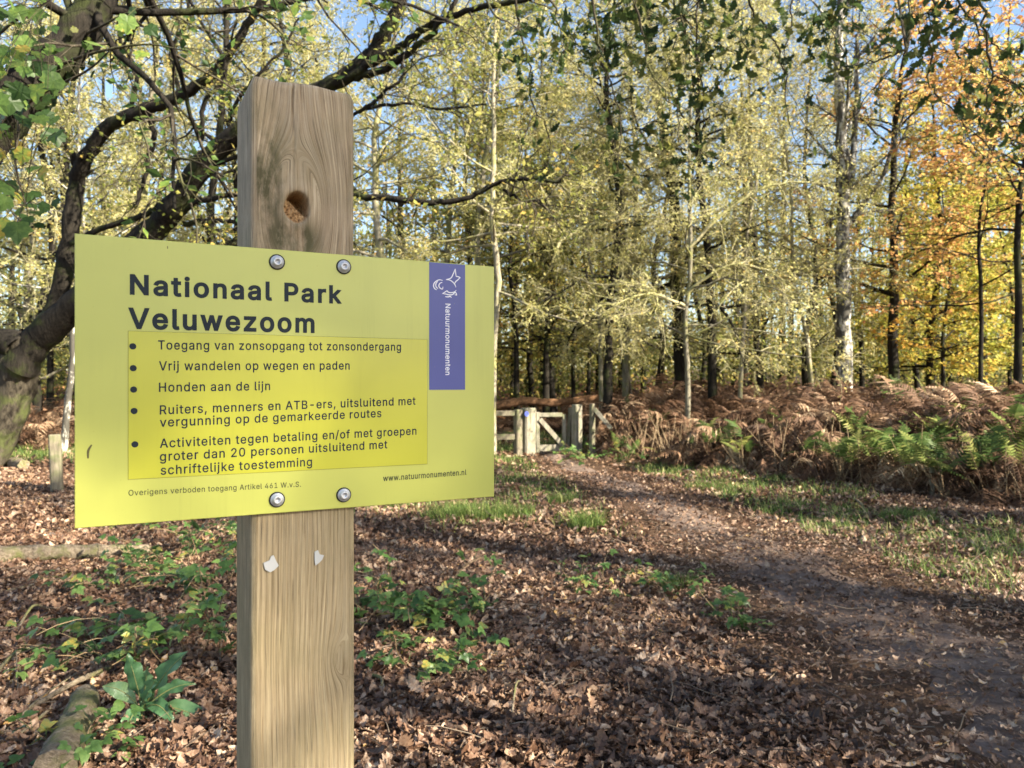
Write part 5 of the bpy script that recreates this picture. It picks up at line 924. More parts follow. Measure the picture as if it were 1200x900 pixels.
# ------------------------------------------------------------------ leaning ivy-hung maple close by, maple leaves
MAPLE_V = np.array([(0, 0, 0), (.16, -.04, .02), (.40, .02, .07), (.44, .20, .09), (.62, .40, .12), (.46, .50, .07), (.40, .70, .05), (.22, .72, .01), (.12, .90, -.04), (0, 1.02, -.10), (-.12, .90, -.04), (-.22, .72, .01), (-.40, .70, .05), (-.46, .50, .07), (-.62, .40, .12), (-.44, .20, .09), (-.40, .02, .07), (-.16, -.04, .02), (0, .4, 0)], float)
MAPLE_V[:, 2] = .25 * np.abs(MAPLE_V[:, 0]) - .35 * (MAPLE_V[:, 1] - .35) ** 2 - .5 * MAPLE_V[:, 0] ** 2
MAPLE = (MAPLE_V, np.array([(18, i, (i + 1) % 18) for i in range(18)]))
def maple_tree():
    r = np.random.default_rng(19)
    base = np.array((-4.9, 4.6, float(hfun(-4.9, 4.6))))
    root = thing("leaning_maple", "leaning mossy trunk hung with green maple leaves close to the viewer", "tree", base, None)
    g = Geo(); gc = Geo()
    tr = [base - np.array((0, 0, .2)), np.array((-4.5, 4.7, 1.2)), np.array((-3.85, 4.9, 2.5)), at(-8, 150, 5), at(42, 92, 5.1), at(92, 40, 5.2), at(122, -20, 5.3), at(150, -90, 5.4), at(190, -200, 5.6), at(230, -330, 6)]
    q = spline(tr, 6); k = len(q); R = np.linspace(.19, .08, k) * (1 + .08 * np.sin(np.arange(k) * 1.7)); V, F = tubes(q[None], R[None], 14); V += r.normal(0, .008, V.shape); g.add(V, F, 0)
    twl = []
    for pix, w in (([(10, 140, 5), (45, 112, 4.6), (100, 84, 4.2), (128, 60, 4)], .012), ([(20, 120, 5), (22, 150, 4.2), (18, 190, 3.8), (30, 240, 3.6)], .010), ([(-20, 60, 4.4), (10, 30, 3.9), (40, 12, 3.6), (60, 0, 3.5)], .010), ([(60, 80, 5.1), (110, 62, 4.9), (170, 52, 4.8), (220, 60, 4.7)], .012), ([(-30, 170, 4.6), (0, 210, 4), (12, 245, 3.8), (28, 262, 3.7)], .010),
                    ([(90, 45, 5.2), (120, 30, 5), (150, 15, 4.8), (190, 5, 4.7)], .010)):
        p = limb(pix, 5); rr = np.linspace(w, w * .3, len(p)); V, F = tubes(p[None], rr[None], 6); gc.add(V, F, 0); twl.append(p)
    cl = [(18, 55, 3.6), (8, 85, 3.5), (38, 42, 3.7), (40, 10, 3.5), (25, 70, 3.9), (45, 72, 3.9), (15, 110, 3.7), (42, 135, 3.8), (62, 150, 3.9), (30, 60, 3.3), (50, 195, 3.6), (18, 225, 3.6), (25, 250, 3.6), (8, 215, 3.5), (5, 130, 4), (55, 88, 4), (105, 50, 4.3), (150, 18, 4.6), (148, 30, 4.7), (172, 30, 4.7), (170, 60, 4.7), (48, 130, 3.7), (20, 165, 4), (66, 66, 4.2), (-10, 40, 3.4), (0, 10, 3.3), (60, 30, 4.0), (10, 60, 3.2), (190, 52, 4.8), (28, 100, 3.6), (70, 110, 4.1), (155, 8, 4.7)]
    for q_ in range(95):
        cl.append((r.uniform(-30, 75) * r.uniform(.4, 1), r.uniform(-10, 160) if q_ % 3 else r.uniform(170, 270), r.uniform(3.3, 4.6)))
    p = np.array([at(*c) for c in cl]); n = len(p)
    Nn = r.normal(0, .55, (n, 3)) + np.array((.15, -.7, .5)); az = r.normal(0, .5, (n, 3)) + np.array((.1, 0, -1.))
    sz = r.uniform(.055, .11, n)
    V, F, nf = leaves(p, sz, Nn, MAPLE, r, az); gc.add(V, F, 1, np.repeat(r.uniform(0, 1, n), nf), False)
    # leaf stalks back to the nearest shoot
    allp = np.concatenate(twl + [q[14:34]])
    near = allp[np.argmin(np.linalg.norm(allp[None] - p[:, None], axis=2), axis=1)]
    St = np.stack([near, (near + p) / 2 + np.array((0, 0, .03)), p], 1); V, F = tubes(St, np.full((n, 3), .0018), 3); gc.add(V, F, 0)
    # ivy on the trunk
    m = 330; i = r.integers(8, 30, m); a = r.uniform(0, 6.28, m); o_ = np.stack([np.cos(a), np.sin(a), r.normal(0, .4, m)], 1)
    pp = q[i] + nrm(o_) * (R[i] + .02)[:, None] + r.normal(0, .03, (m, 3)); V, F, nf = leaves(pp, r.uniform(.035, .07, m), o_, MAPLE, r); gc.add(V, F, 2, np.repeat(r.uniform(0, .8, m), nf), False)
    # upper crown
    lp = q[np.linspace(30, k - 2, 16).astype(int)]; d = nrm(r.normal(0, 1, (16, 3)) + np.array((0, 0, .5))); L = grow(lp, d, r.uniform(1.5, 2.8, 16), 8, .15, 0, r); RL = np.full((16, 8), .03) * np.linspace(1, .3, 8)
    V, F = tubes(L, RL, 5); g.add(V, F, 0); crown_from(gc, L, RL, dict(STY["olive"], lf=3, nb=6, nt=4), r)
    g.build("trunk", M["bark_dark"], root); gc.build("crown", [M["twig_dark"], M["maple"], M["dgreen"]], root)
maple_tree()

# ------------------------------------------------------------------ oak outside the frame whose boughs hang into the top of it
def overhang_oak():
    r = np.random.default_rng(23)
    base = np.array((7.6, 2.6, float(hfun(7.6, 2.6))))
    root = thing("overhanging_oak", "oak whose dark green leafy twigs hang down over the path", "tree", base)
    g = Geo(); gc = Geo()
    tr = [base - np.array((0, 0, .2)), base + np.array((-.1, 0, 2)), base + np.array((-.3, .3, 4.2)), base + np.array((-.2, .5, 6.5)), base + np.array((0, .4, 9))]
    q = spline(tr, 6); R = np.linspace(.30, .10, len(q)); V, F = tubes(q[None], R[None], 14); g.add(V, F, 0)
    top = tr[2]
    boughs = [[top, at(1330, -180, 5.0), at(1180, -110, 5.4), at(1040, -60, 5.7), at(900, -35, 6.0), at(760, -25, 6.3), at(660, -20, 6.6)],
              [top + np.array((0, 0, .5)), at(1300, -300, 4.6), at(1130, -200, 5.0), at(960, -140, 5.2), at(800, -110, 5.3), at(700, -100, 5.4)],
              [top, at(1400, -80, 5.2), at(1290, -50, 5.6), at(1200, -30, 6.0)]]
    BL = [spline(b, 8) for b in boughs]
    for b, w in zip(BL, (.07, .08, .05)):
        RR = np.linspace(w, .012, len(b)); V, F = tubes(b[None], RR[None], 8); g.add(V, F, 0)
    # hanging shoots, as the photograph shows them
    H = [[(602, -15), (606, 25), (618, 62), (621, 110), (640, 150), (645, 200)], [(690, -20), (700, 40), (712, 85), (728, 140), (726, 190)], [(735, -20), (752, 30), (760, 78), (790, 125), (800, 180)], [(640, -20), (655, 30), (664, 60)],
         [(870, -30), (880, 15), (905, 40), (918, 78), (925, 130), (940, 180)], [(930, -20), (928, 20), (922, 60), (915, 95)], [(1072, -20), (1062, 20), (1064, 55), (1040, 85), (1015, 115), (990, 150)], [(1094, -20), (1094, 25), (1090, 75), (1088, 100), (1110, 125), (1135, 160), (1165, 195)], [(1062, 58), (1030, 70), (1005, 78)],
         [(1145, -20), (1155, 40), (1160, 90), (1158, 130), (1190, 150)], [(780, -20), (800, 30), (812, 70)], [(820, -20), (815, 40), (823, 100), (826, 150)], [(980, -20), (975, 20), (962, 40)], [(1110, -20), (1150, 40), (1180, 60), (1210, 70)], [(560, -30), (575, 10), (600, 30), (640, 30)]]
    for pix in H:
        Y0 = r.uniform(5.0, 6.6); p = limb([(a, b_, Y0 + .05 * q_) for q_, (a, b_) in enumerate(pix)], 5); k = len(p); p[1:] += r.normal(0, .012, (k - 1, 3))
        # joined to the nearest bough
        allb = np.concatenate([b[8:] for b in BL]); j = allb[np.argmin(np.linalg.norm(allb - p[0], axis=1))]
        p = np.concatenate([[j, (j + p[0]) / 2 + np.array((0, 0, .08))], p]); k = len(p)
        rr = np.linspace(.011, .003, k); V, F = tubes(p[None], rr[None], 5); gc.add(V, F, 0)
        s, d, rad, t = sprout(p[None], rr[None], 9, .2, .8, r); T = grow(s, d, r.uniform(.12, .4, 9), 5, .2, -.05, r); V, F = tubes(T, np.full((9, 5), .0026), 3); gc.add(V, F, 0)
        ends = T[:, 2:].reshape(-1, 3); m = 30; pp = ends[r.integers(0, len(ends), m)] + r.normal(0, .04, (m, 3))
        az = r.normal(0, .7, (m, 3)) + np.array((0, 0, -.8)); V, F, nf = leaves(pp, r.uniform(.06, .11, m), r.normal(0, 1, (m, 3)), OAK[0], r, az); gc.add(V, F, 1, np.repeat(r.uniform(0, 1, m), nf), False)
    # denser leaf clusters on the boughs' shoots
    for (px, py, Y_, s_, m) in ((800, 20, 6.2, .35, 190), (740, -5, 6.2, .3, 120), (700, 55, 5.9, .18, 50), (612, 62, 5.8, .08, 16), (870, 50, 6.0, .1, 22), (963, 28, 5.8, .12, 34), (1085, 15, 5.5, .14, 34), (1120, 15, 5.5, .1, 20), (1165, 118, 5.6, .16, 46), (1190, 140, 5.6, .1, 18), (820, 110, 6.1, .15, 44), (745, 150, 6.0, .13, 30), (690, 20, 6, .2, 60), (1000, -10, 5.6, .3, 60), (790, 190, 6.2, .12, 26), (1110, 60, 5.5, .08, 10)):
        c = at(px, py, Y_); pp = c + r.normal(0, 1, (m, 3)) * s_ * np.array((1.3, 1, .8))
        az = r.normal(0, .7, (m, 3)) + np.array((0, 0, -.7)); V, F, nf = leaves(pp, r.uniform(.07, .13, m), r.normal(0, 1, (m, 3)), OAK[2], r, az); gc.add(V, F, 1, np.repeat(r.uniform(0, 1, m), nf), False)
        sub = pp[:: 4]; St = np.stack([np.repeat(c[None], len(sub), 0), (sub + c) / 2 + r.normal(0, .03, sub.shape), sub], 1); V, F = tubes(St, np.full((len(sub), 3), .003), 3); gc.add(V, F, 0)
    # upper crown beyond the frame
    nl = 22; idx = np.linspace(10, len(q) - 1, nl).astype(int); az = np.arange(nl) * 2.4; d = nrm(np.stack([np.cos(az), np.sin(az), np.full(nl, .5)], 1))
    L = grow(q[idx], d, r.uniform(1.2, 2.4, nl), 8, .14, 0, r); RL = np.full((nl, 8), .04) * np.linspace(1, .3, 8); V, F = tubes(L, RL, 5); g.add(V, F, 0)
    crown_from(gc, L, RL, dict(STY["olive"], lf=2, nb=6, nt=4, ls=.10), r)
    g.build("trunk", M["bark"], root); gc.build("crown", [M["twig_dark"], M["dgreen"]], root)
overhang_oak()

# unseen trees added to throw dappled shade on the ground and board
shade = make_tree("oak_tree", "unseen oak added beside the path to shade the forest floor", "tree", [(12, 4.2, float(hfun(12, 4.2))), (12.1, 4.2, 3), (12, 4.4, 6)], .22, 11, "olive", "bark", "added oaks shading the path", 90, nl=30, z0=1.8, L=3.2, lf=4, ls=.11, nb=7, nt=4)
make_tree("oak_tree", "unseen leafy oak added behind the viewer to half shade the board", "tree", [(11.6, -5.5, float(hfun(11.6, -5.5))), (11.7, -5.6, 3), (11.6, -5.5, 7)], .16, 13, "pale", "bark", "added oaks shading the path", 91, nl=52, z0=4.0, L=2.8, lf=13, ls=.08, nb=10, nt=8)
for q, (x_, y_, h_) in enumerate(((13.2, -1.2, 9), (14.5, 3.2, 8.0), (8.4, -.2, 6.6), (11.5, -1.6, 8.0))):
    make_tree("young_oak", "unseen young leafy oak added beside the path for dappled shade", "tree", [(x_, y_, float(hfun(x_, y_))), (x_ + .1, y_, 2), (x_ - .1, y_ + .1, 4)], .09, h_, "olive", "bark", "added young oaks shading the path", 110 + q, nl=24, z0=1.6, L=2.3, lf=5, ls=.085, nb=7, nt=5)
for q, (x_, y_, h_) in enumerate(((8.6, -1.6, 9), (9.6, 6.0, 10), (16, -2.6, 12), (19, 9, 11))):
    make_tree("oak_tree", "unseen nearly bare oak added beside the path for dappled shade", "tree", [(x_, y_, float(hfun(x_, y_))), (x_ + .2, y_, 2.5), (x_ - .1, y_ + .2, 5)], .17, h_, "bare", "bark", "added bare oaks shading the path", 95 + q, nl=24, z0=1.6, lf=4, ls=.10, nb=9, nt=6)

# ------------------------------------------------------------------ bracken and ferns
def frond(r, n=15, L=1.0, arch=.6, ragged=.0, curl=.0, wide=.28):
    """one fern frond lying along y, with pairs of toothed side leaflets"""
    V, F = [], []
    t = np.linspace(0, 1, n); cy_ = L * t * (1 - .15 * arch * t); cz = L * (.75 * arch * t - .95 * arch * t * t)
    for i in range(2, n):
        w = wide * L * (math.sin(math.pi * (t[i] ** .75) * .93 + .12)) * (1 + ragged * r.normal()) + .01
        for sgn in (-1, 1):
            if ragged and r.uniform() < .12: continue
            b = len(V); hw = L / n * .36; sweep = .30 * w; dz = -abs(curl) * w * r.uniform(.4, 1.6)
            tw = r.normal(0, .25) * ragged * 2
            V += [(0, cy_[i] - hw, cz[i]), (0, cy_[i] + hw, cz[i]),
                  (sgn * w * .55, cy_[i] + sweep * .5 + hw * .9, cz[i] + dz * .35 + tw * hw), (sgn * w * .55, cy_[i] + sweep * .5 - hw * .9, cz[i] + dz * .35 - tw * hw),
                  (sgn * w, cy_[i] + sweep + hw * .12, cz[i] + dz), (sgn * w, cy_[i] + sweep - hw * .12, cz[i] + dz)]
            F += [(b, b + 1, b + 2, b + 3), (b + 3, b + 2, b + 4, b + 5)]
    # midrib
    b = len(V)
    for i in range(n): V += [(-.006 * L, cy_[i], cz[i] + .002), (.006 * L, cy_[i], cz[i] + .002)]
    for i in range(n - 1): F += [(b + 2 * i, b + 2 * i + 1, b + 2 * i + 3, b + 2 * i + 2)]
    return np.array(V, float), np.array(F)
rf = np.random.default_rng(44)
BROWN = [frond(rf, 22, 1, rf.uniform(.7, 1.3), .35, rf.uniform(.4, 1.0), rf.uniform(.15, .26)) for _ in range(6)]
GREEN = [frond(rf, 17, 1, rf.uniform(.4, .8), .08, rf.uniform(.1, .3), rf.uniform(.22, .30)) for _ in range(5)]

def place_fronds(g, p, size, elev, az, tmpls, r, rn, mat=0):
    """frond bases at p; rising at elev, heading az"""
    pick = r.integers(0, len(tmpls), len(p))
    t = np.stack([np.cos(az) * np.cos(elev), np.sin(az) * np.cos(elev), np.sin(elev)], 1)
    up = np.stack([-np.cos(az) * np.sin(elev), -np.sin(az) * np.sin(elev), np.cos(elev)], 1) + r.normal(0, .25, (len(p), 3))
    for q, tm in enumerate(tmpls):
        s = pick == q
        if s.sum(): 
            V, F, nf = leaves(p[s], size[s], up[s], tm, r, t[s]); 
            rr = np.clip(np.repeat(rn[s], nf) + r.normal(0, .08, s.sum() * nf), 0, 1); g.add(V, F, mat, rr, False)
def edge_sd(x, y): return (x - 2.3) * .832 + (y - 15.0) * .555
g = Geo(); r = np.random.default_rng(45)
n = 42000; y = r.uniform(7.5, 30, n); x = r.uniform(1.6, 22, n); sd = edge_sd(x, y) + .35 * fbm(x, y, .8)
keep = (sd > 0) & (x < .74 * y + 1) & (x > 1.9 + .25 * S(17, 20, y)) & (r.uniform(0, 1, n) < np.clip(1.25 - .07 * (y - 8), .12, 1)); x, y, sd = x[keep], y[keep], sd[keep]; n = len(x)
hb = .95 * S(-.1, .7, sd) * (.55 + .45 * S(-.6, .6, fbm(x, y, .55))) * (1 - .45 * S(3, 7, sd))
z = hfun(x, y) + hb * r.uniform(.25, 1.0, n)
elev = r.normal(-.05, .5, n); az = np.where(sd < 1.0, r.normal(math.atan2(-.6, -.8), .9, n), r.uniform(0, 6.28, n)); elev = np.where(sd < .8, elev - .75, elev)
place_fronds(g, np.stack([x, y, z], 1), r.uniform(.45, .85, n), elev, az, BROWN, r, np.clip(r.normal(.5, .2, n) + .12 * fbm(x, y, 1.3), 0, 1))
# upright dead stalks along the front
m = 420; x = r.uniform(2.2, 9, m); y = 15 - (x - 2.3) * .832 / .555 + r.uniform(-.1, .9, m); s_ = np.stack([x, y, hfun(x, y)], 1)
d = nrm(np.stack([r.normal(0, .35, m), r.normal(0, .3, m), np.ones(m)], 1)); T = grow(s_, d, r.uniform(.4, 1.0, m), 5, .08, -.02, r); V, F = tubes(T, np.full((m, 5), .006) * np.linspace(1, .6, 5), 4); g.add(V, F, 1, np.repeat(r.uniform(0, 1, m), 16))
# left side beyond the old oak
n = 900; y = r.uniform(17.5, 24, n); x = r.uniform(-14.5, -8.2, n) ; z = hfun(x, y) + r.uniform(.1, .7, n)
place_fronds(g, np.stack([x, y, z], 1), r.uniform(.5, .9, n), r.normal(-.1, .5, n), r.uniform(0, 6.28, n), BROWN, r, r.uniform(.2, .9, n))
n = 1500; y = r.uniform(20, 32, n); x = r.uniform(-.02, .16, n) * y; z = hfun(x, y) + r.uniform(.0, .4, n)
kp = x > 2.6; 
place_fronds(g, np.stack([x, y, z], 1)[kp], r.uniform(.5, .9, kp.sum()), r.normal(-.1, .5, kp.sum()), r.uniform(0, 6.28, kp.sum()), BROWN, r, r.uniform(.1, .7, kp.sum()))
n = 420; px_ = r.uniform(560, 705, n); Yb = r.uniform(22.0, 24.5, n); x = (px_ - 600) / 900 * Yb; z = hfun(x, Yb) + r.uniform(.0, .55, n) * (.35 + .65 * S(640, 690, px_))
place_fronds(g, np.stack([x, Yb, z], 1), r.uniform(.4, .9, n), r.normal(-.2, .5, n), r.uniform(0, 6.28, n), BROWN, r, r.uniform(.1, .8, n))
tag(g.build("dead_bracken", [M["bracken"], M["stem"]]), "tangled bank of brown collapsed bracken beside the path", "bracken", kind="stuff")

ferns = [(1085, 485, 11.5, 1.0, 16, "largest arching green fern on top of the bracken bank"), (1040, 500, 10.8, .85, 14, "bright green fern overhanging the front of the bracken"), (1010, 480, 12.3, .9, 12, "green fern in front of the birch"), (1130, 470, 11.8, .9, 14, "tall green fern in the middle of the bracken bank"),
         (1108, 512, 9.8, .8, 12, "green fern low at the front edge of the bracken"), (1175, 505, 9.6, .85, 12, "blue-green fern at the end of the bank nearest the viewer"), (1150, 455, 14, 1.0, 14, "green fern at the back of the bracken under the orange oak"), (1060, 455, 14.5, .95, 12, "small upright green fern below the dark slim trunk"),
         (870, 505, 12.6, .7, 9, "pale green fern among brown fronds behind the path"), (830, 495, 13.6, .7, 9, "dull green fern next to the half-dark trunk"), (765, 478, 16.2, .7, 8, "pale silvery fern by the gate end of the bracken"), (915, 480, 13.5, .75, 9, "half-brown green fern below the leaning pale stem"), (1195, 475, 11.5, .9, 12, "green fern under the dark trunk at the edge of the wood"), (965, 497, 11.8, .7, 9, "yellowing fern between the birch and the path"), (735, 520, 14.6, .6, 9, "fern clump beside the leaning gate post"),
         (1065, 510, 10.4, .9, 13, "broad green fern leaning out between the two tallest ferns"), (1190, 495, 10.2, .95, 14, "lush green fern crowding the blue-green fern"), (1120, 490, 10.8, .9, 13, "yellow-green fern with its tips in full sun"), (1160, 480, 11.4, .9, 12, "green fern half hidden behind the blue-green fern"), (985, 510, 11.2, .7, 10, "low dull fern sagging over the front of the bank below the birch")]
for px, py, Y_, L_, n_, lab in ferns:
    top = at(px, py, Y_); c = top.copy(); c[2] = float(hfun(c[0], c[1])); hgt = max(top[2] - c[2], .25)
    g = Geo(); az = np.arange(n_) * 2.4 + rf.uniform(0, .8, n_); el = rf.uniform(.35, 1.15, n_)
    p = np.repeat(np.array([(c[0], c[1], c[2] + hgt * .55)]), n_, 0) + rf.normal(0, .12, (n_, 3)) * np.array((1.3, 1, .5))
    St = np.stack([np.repeat(c[None], n_, 0) + rf.normal(0, .03, (n_, 3)), (c + p) / 2, p], 1); V, F = tubes(St, np.full((n_, 3), .005), 4); g.add(V, F, 1)
    place_fronds(g, p, L_ * rf.uniform(.45, .85, n_), el, az, GREEN, rf, rf.uniform(.1, 1, n_))
    tag(g.build("fern", [M["fern"], M["stem"]], loc=c), lab, "fern", "green ferns in the bracken")

# ------------------------------------------------------------------ gate and fence
def plank_mat(name, dark, light, moss):
    m, nt, bs = newmat(name); tc = N(nt, "ShaderNodeTexCoord").outputs["Object"]
    n1 = noise(nt, mapping(nt, tc, (30, 30, 3)), 1.5, 5, .65); n2 = noise(nt, tc, 5, 4, .6)
    c = mixc(nt, ramp(nt, n2, [(.48, (0, 0, 0)), (.68, (.8, .8, .8))]), ramp(nt, n1, [(.3, dark), (.7, light)]), moss)
    nt.links.new(c, bs.inputs["Base Color"]); bs.inputs["Roughness"].default_value = .8; bump(nt, bs, n1, .6, .006); return m
m_plank = plank_mat("grey_gate_wood", (.13, .115, .085), (.33, .30, .23), (.14, .15, .07))
m_pole = plank_mat("mossy_post_wood", (.09, .075, .05), (.25, .215, .15), (.09, .115, .035))
def beam(a, b, w, t, name, mat, parent, side=None, top=0.0):
    """a sawn timber from a to b, width w across 'side', thickness t, slightly bevelled"""
    a, b = np.array(a, float), np.array(b, float); d = nrm(b - a); side = nrm(np.array(side, float) - d * np.dot(side, d)) if side is not None else nrm(np.cross(d, (0, 1, 0)))
    up = np.cross(side, d); bv = min(w, t) * .12; prof = [(-w / 2 + bv, -t / 2), (w / 2 - bv, -t / 2), (w / 2, -t / 2 + bv), (w / 2, t / 2 - bv), (w / 2 - bv, t / 2), (-w / 2 + bv, t / 2), (-w / 2, t / 2 - bv), (-w / 2, -t / 2 + bv)]
    rings = []
    for p, k in ((a, .92), (a + d * bv, 1), (b - d * bv, 1), (b, .86)): rings.append(np.array([p + side * (u * k) + up * (v * k) for u, v in prof]))
    V = np.concatenate(rings + [a[None], b[None]]); F = []
    for i in range(3):
        for j in range(8): F.append((i * 8 + j, i * 8 + (j + 1) % 8, (i + 1) * 8 + (j + 1) % 8, (i + 1) * 8 + j))
    g = Geo(); g.add(V, F, smooth=False); g.add(V, [(32, (j + 1) % 8, j) for j in range(8)] + [(33, 24 + j, 24 + (j + 1) % 8) for j in range(8)], smooth=False)
    if parent is None: return g.build(name, mat, None, loc=a)
    return g.build(name, mat, parent)
GY = 16.4
DG = np.array((.83, -.55, 0))   # direction the posts' broad faces look
def gpost(px, top, Y_, w, t, name, label, group, lean=(0, 0), mat=None, cat="gate post"):
    b = on_ground(px, Y_); tp = at(px, top, Y_); e = np.array((b[0] + lean[0], b[1] + lean[1], tp[2]))
    o = beam(b - np.array((0, 0, .15)), e, w, t, name, mat or m_plank, None, side=(.80, .60, 0)); return tag(o, label, cat, group)
gp = gpost(619, 478, GY, .30, .24, "gate_post", "thick grey gate post with a small blue waymark", "gate posts")
m_mark, nt, bs = newmat("blue_waymark"); bs.inputs["Base Color"].default_value = (.10, .14, .62, 1)
c = at(617, 485, GY - .22); g = Geo(); a = np.linspace(0, 2 * np.pi, 16, endpoint=False)
fr = np.array((-.55, -.80)); 
V = np.array([(c[0] + .055 * math.cos(q) * .80, c[1] + .055 * math.cos(q) * .60, c[2] + .055 * math.sin(q)) for q in a]); V2 = V + np.array((.6, -.8, 0)) * .012
g.add(np.concatenate([V, V2, [V2.mean(0)]]), [(i, (i + 1) % 16, 16 + (i + 1) % 16, 16 + i) for i in range(16)], smooth=False); g.add(np.concatenate([V2, [V2.mean(0)]]), [(i, (i + 1) % 16, 16) for i in range(16)], smooth=False)
o = g.build("waymark", m_mark, gp)
gpost(607, 480, GY - .15, .15, .15, "gate_post", "narrow dark post doubling the thick gate post at the fence end", "gate posts", mat=m_pole)
gpost(676, 474, GY + .1, .19, .17, "gate_post", "sunlit gate post on the latch side of the gate", "gate posts")
gpost(665, 478, GY + .25, .12, .12, "gate_post", "dark thin post leaning against the sunlit gate post", "gate posts", lean=(.10, 0), mat=m_pole)
gpost(694, 473, GY - .2, .10, .10, "fence_post", "slim mossy post standing alone between gate and bracken", "gate posts", mat=m_pole, cat="fence post")
o = beam(at(697, 480, GY - .2), at(716, 502, GY - .6), .09, .06, "wooden_rail", m_plank, None); tag(o, "short rail sloping from the slim mossy post into the bracken", "fence rail")
# the gate leaf: top and bottom rail, two stiles, brace
g0 = on_ground(629, GY - .02); gate = thing("gate", "low grey wooden gate with a diagonal brace", "gate", g0)
L0, L1 = at(630, 480, GY), at(661, 480, GY + .15)
zb = g0[2] + .09; zt = g0[2] + .93
A = np.array((L0[0], GY, 0)); B = np.array((L1[0], GY + .15, 0)); dd = nrm(B - A); sd_ = np.array((0, 0, 1.))
def gz(p, z): return np.array((p[0], p[1], z))
beam(gz(A, zb - .02), gz(A, zt), .08, .06, "stile", m_plank, gate, side=dd); beam(gz(B, zb - .02), gz(B, zt - .05), .08, .06, "stile", m_plank, gate, side=dd)
beam(gz(A + dd * .045, zb + .07), gz(B - dd * .045, zb + .07), .14, .05, "rail", m_plank, gate, side=sd_)
beam(gz(A + dd * .045, zt - .06), gz(B - dd * .045, zt - .06), .09, .05, "rail", m_plank, gate, side=sd_)
off = np.array((.15, -.35, 0)) * .12
beam(gz(A + dd * .03, zt - .15) + off, gz(B - dd * .03, zb + .1) + off, .10, .04, "brace", m_plank, gate, side=np.cross(dd, sd_) * 0 + np.array((dd[0], dd[1], 1)))
# fence running off behind the board
f0 = on_ground(570, GY - .4); fence = thing("rail_fence", "two-rail wooden fence ending at the gate, half behind the board", "fence", f0)
for zt_, w in ((.33, .12), (.83, .11)): beam((f0[0] - 5.5, GY - .9, f0[2] + zt_), (on_ground(603, GY - .2)[0], GY - .2, f0[2] + zt_ + .02), w, .05, "rail", m_pole, fence, side=(0, 0, 1))
for dx in (-1.9, -3.7, -5.4): beam((f0[0] + dx, GY - .52 + dx * .075, f0[2] - .2), (f0[0] + dx, GY - .52 + dx * .075, f0[2] + 1.0), .13, .13, "post", m_pole, fence, side=(1, 0, 0))

def log(name, label, pix, r0, r1, mat=M["log"], sides=12, knots=True, group=None, cat="log"):
    r = np.random.default_rng(abs(hash(label)) % 1000 if False else len(label)); q = spline([np.array(p) for p in pix], 7); k = len(q); R = np.linspace(r0, r1, k) * (1 + .07 * np.sin(np.arange(k) * 1.3) + r.normal(0, .03, k))
    q = q.copy(); V, F = tubes(q[None], R[None], sides); V += r.normal(0, r0 * .05, V.shape)
    g = Geo(); g.add(V, F, 0)
    for e, cidx in ((0, 0), (k - 1, 1)): 
        ring = V[e * sides:(e + 1) * sides]; c = ring.mean(0); g.add(np.vstack([ring, c]), [(i, (i + 1) % sides, sides) if cidx else ((i + 1) % sides, i, sides) for i in range(sides)], smooth=False)
    return tag(g.build(name, mat, None, loc=q[0]), label, cat, group)
def gp_(px, py, lift=0.0):
    """ground point under a photograph pixel"""
    Y_ = CAMZ * 900 / (py - 450); 
    for _ in range(4): x_ = (px - 600) / 900 * Y_; Y_ = (CAMZ - float(hfun(x_, Y_))) * 900 / (py - 450)
    return np.array(((px - 600) / 900 * Y_, Y_, float(hfun((px - 600) / 900 * Y_, Y_)) + lift))
log("fallen_log", "long mossy log lying behind the post below the board", [gp_(-60, 668, .06), gp_(10, 660, .07), gp_(70, 658, .075), gp_(120, 656, .07), gp_(175, 652, .06)], .075, .055)
log("log", "short thick rotten log in the leaves beside the broad-leaved plant", [gp_(100, 835, .07), gp_(93, 862, .08), gp_(78, 892, .08), gp_(62, 930, .08)], .062, .075)
log("branch", "broken branch stub crossing the end of the rotten log", [gp_(128, 790, .03), gp_(90, 815, .07), gp_(30, 840, .03)], .016, .010, cat="branch")
log("log", "pale log end lying by the old oak's roots", [gp_(-25, 546, .09), gp_(5, 548, .09), gp_(28, 551, .09)], .13, .10)
o = log("fallen_tree", "brown fallen trunk lying across the way beyond the gate", [at(540, 472, 23), at(580, 475, 23.2), at(615, 470, 23.3), at(650, 472, 23.4), at(700, 466, 23.6)], .15, .10, M["trunk_brown"], 14, cat="fallen tree")
r = np.random.default_rng(77)
stk = [((20, 742), (55, 722), .010), ((-10, 800), (50, 765), .012), ((0, 885), (60, 842), .010), ((95, 775), (150, 742), .012), ((-10, 700), (40, 692), .012), ((150, 665), (215, 652), .008), ((5, 735), (70, 728), .009), ((180, 720), (260, 742), .009), ((0, 870), (90, 800), .006), ((600, 842), (612, 810), .006), ((430, 795), (448, 815), .010), ((1015, 545 + 60), (1000, 590), .02), ((855, 600), (870, 582), .015)]
for q, (a, b_, w) in enumerate(stk):
    p0, p1 = gp_(*a, .02), gp_(*b_, .05); mid = (p0 + p1) / 2 + r.normal(0, .02, 3) + np.array((0, 0, .03))
    lab = ["twig lying over the leaves below the fallen log", "long thin stick pointing at the rotten log", "stick lying beside the rotten log at the picture's edge", "bent stick resting on the rotten log's tip", "thick stick nearest the fallen log", "pale stick on top of the fallen log's end", "straight twig parallel to the fallen log", "twig under the brambles beside the post", "thin dry stalk leaning over the rotten log", "tiny twig standing in the sunlit leaves", "dark curved twig beside the post's foot", "dead stick in front of the bracken", "pale stick lying on the grass by the path"][q]
    log("stick", lab, [p0, mid, p1], w, w * .6, M["log"], 6, cat="stick", group="sticks on the leaf litter")
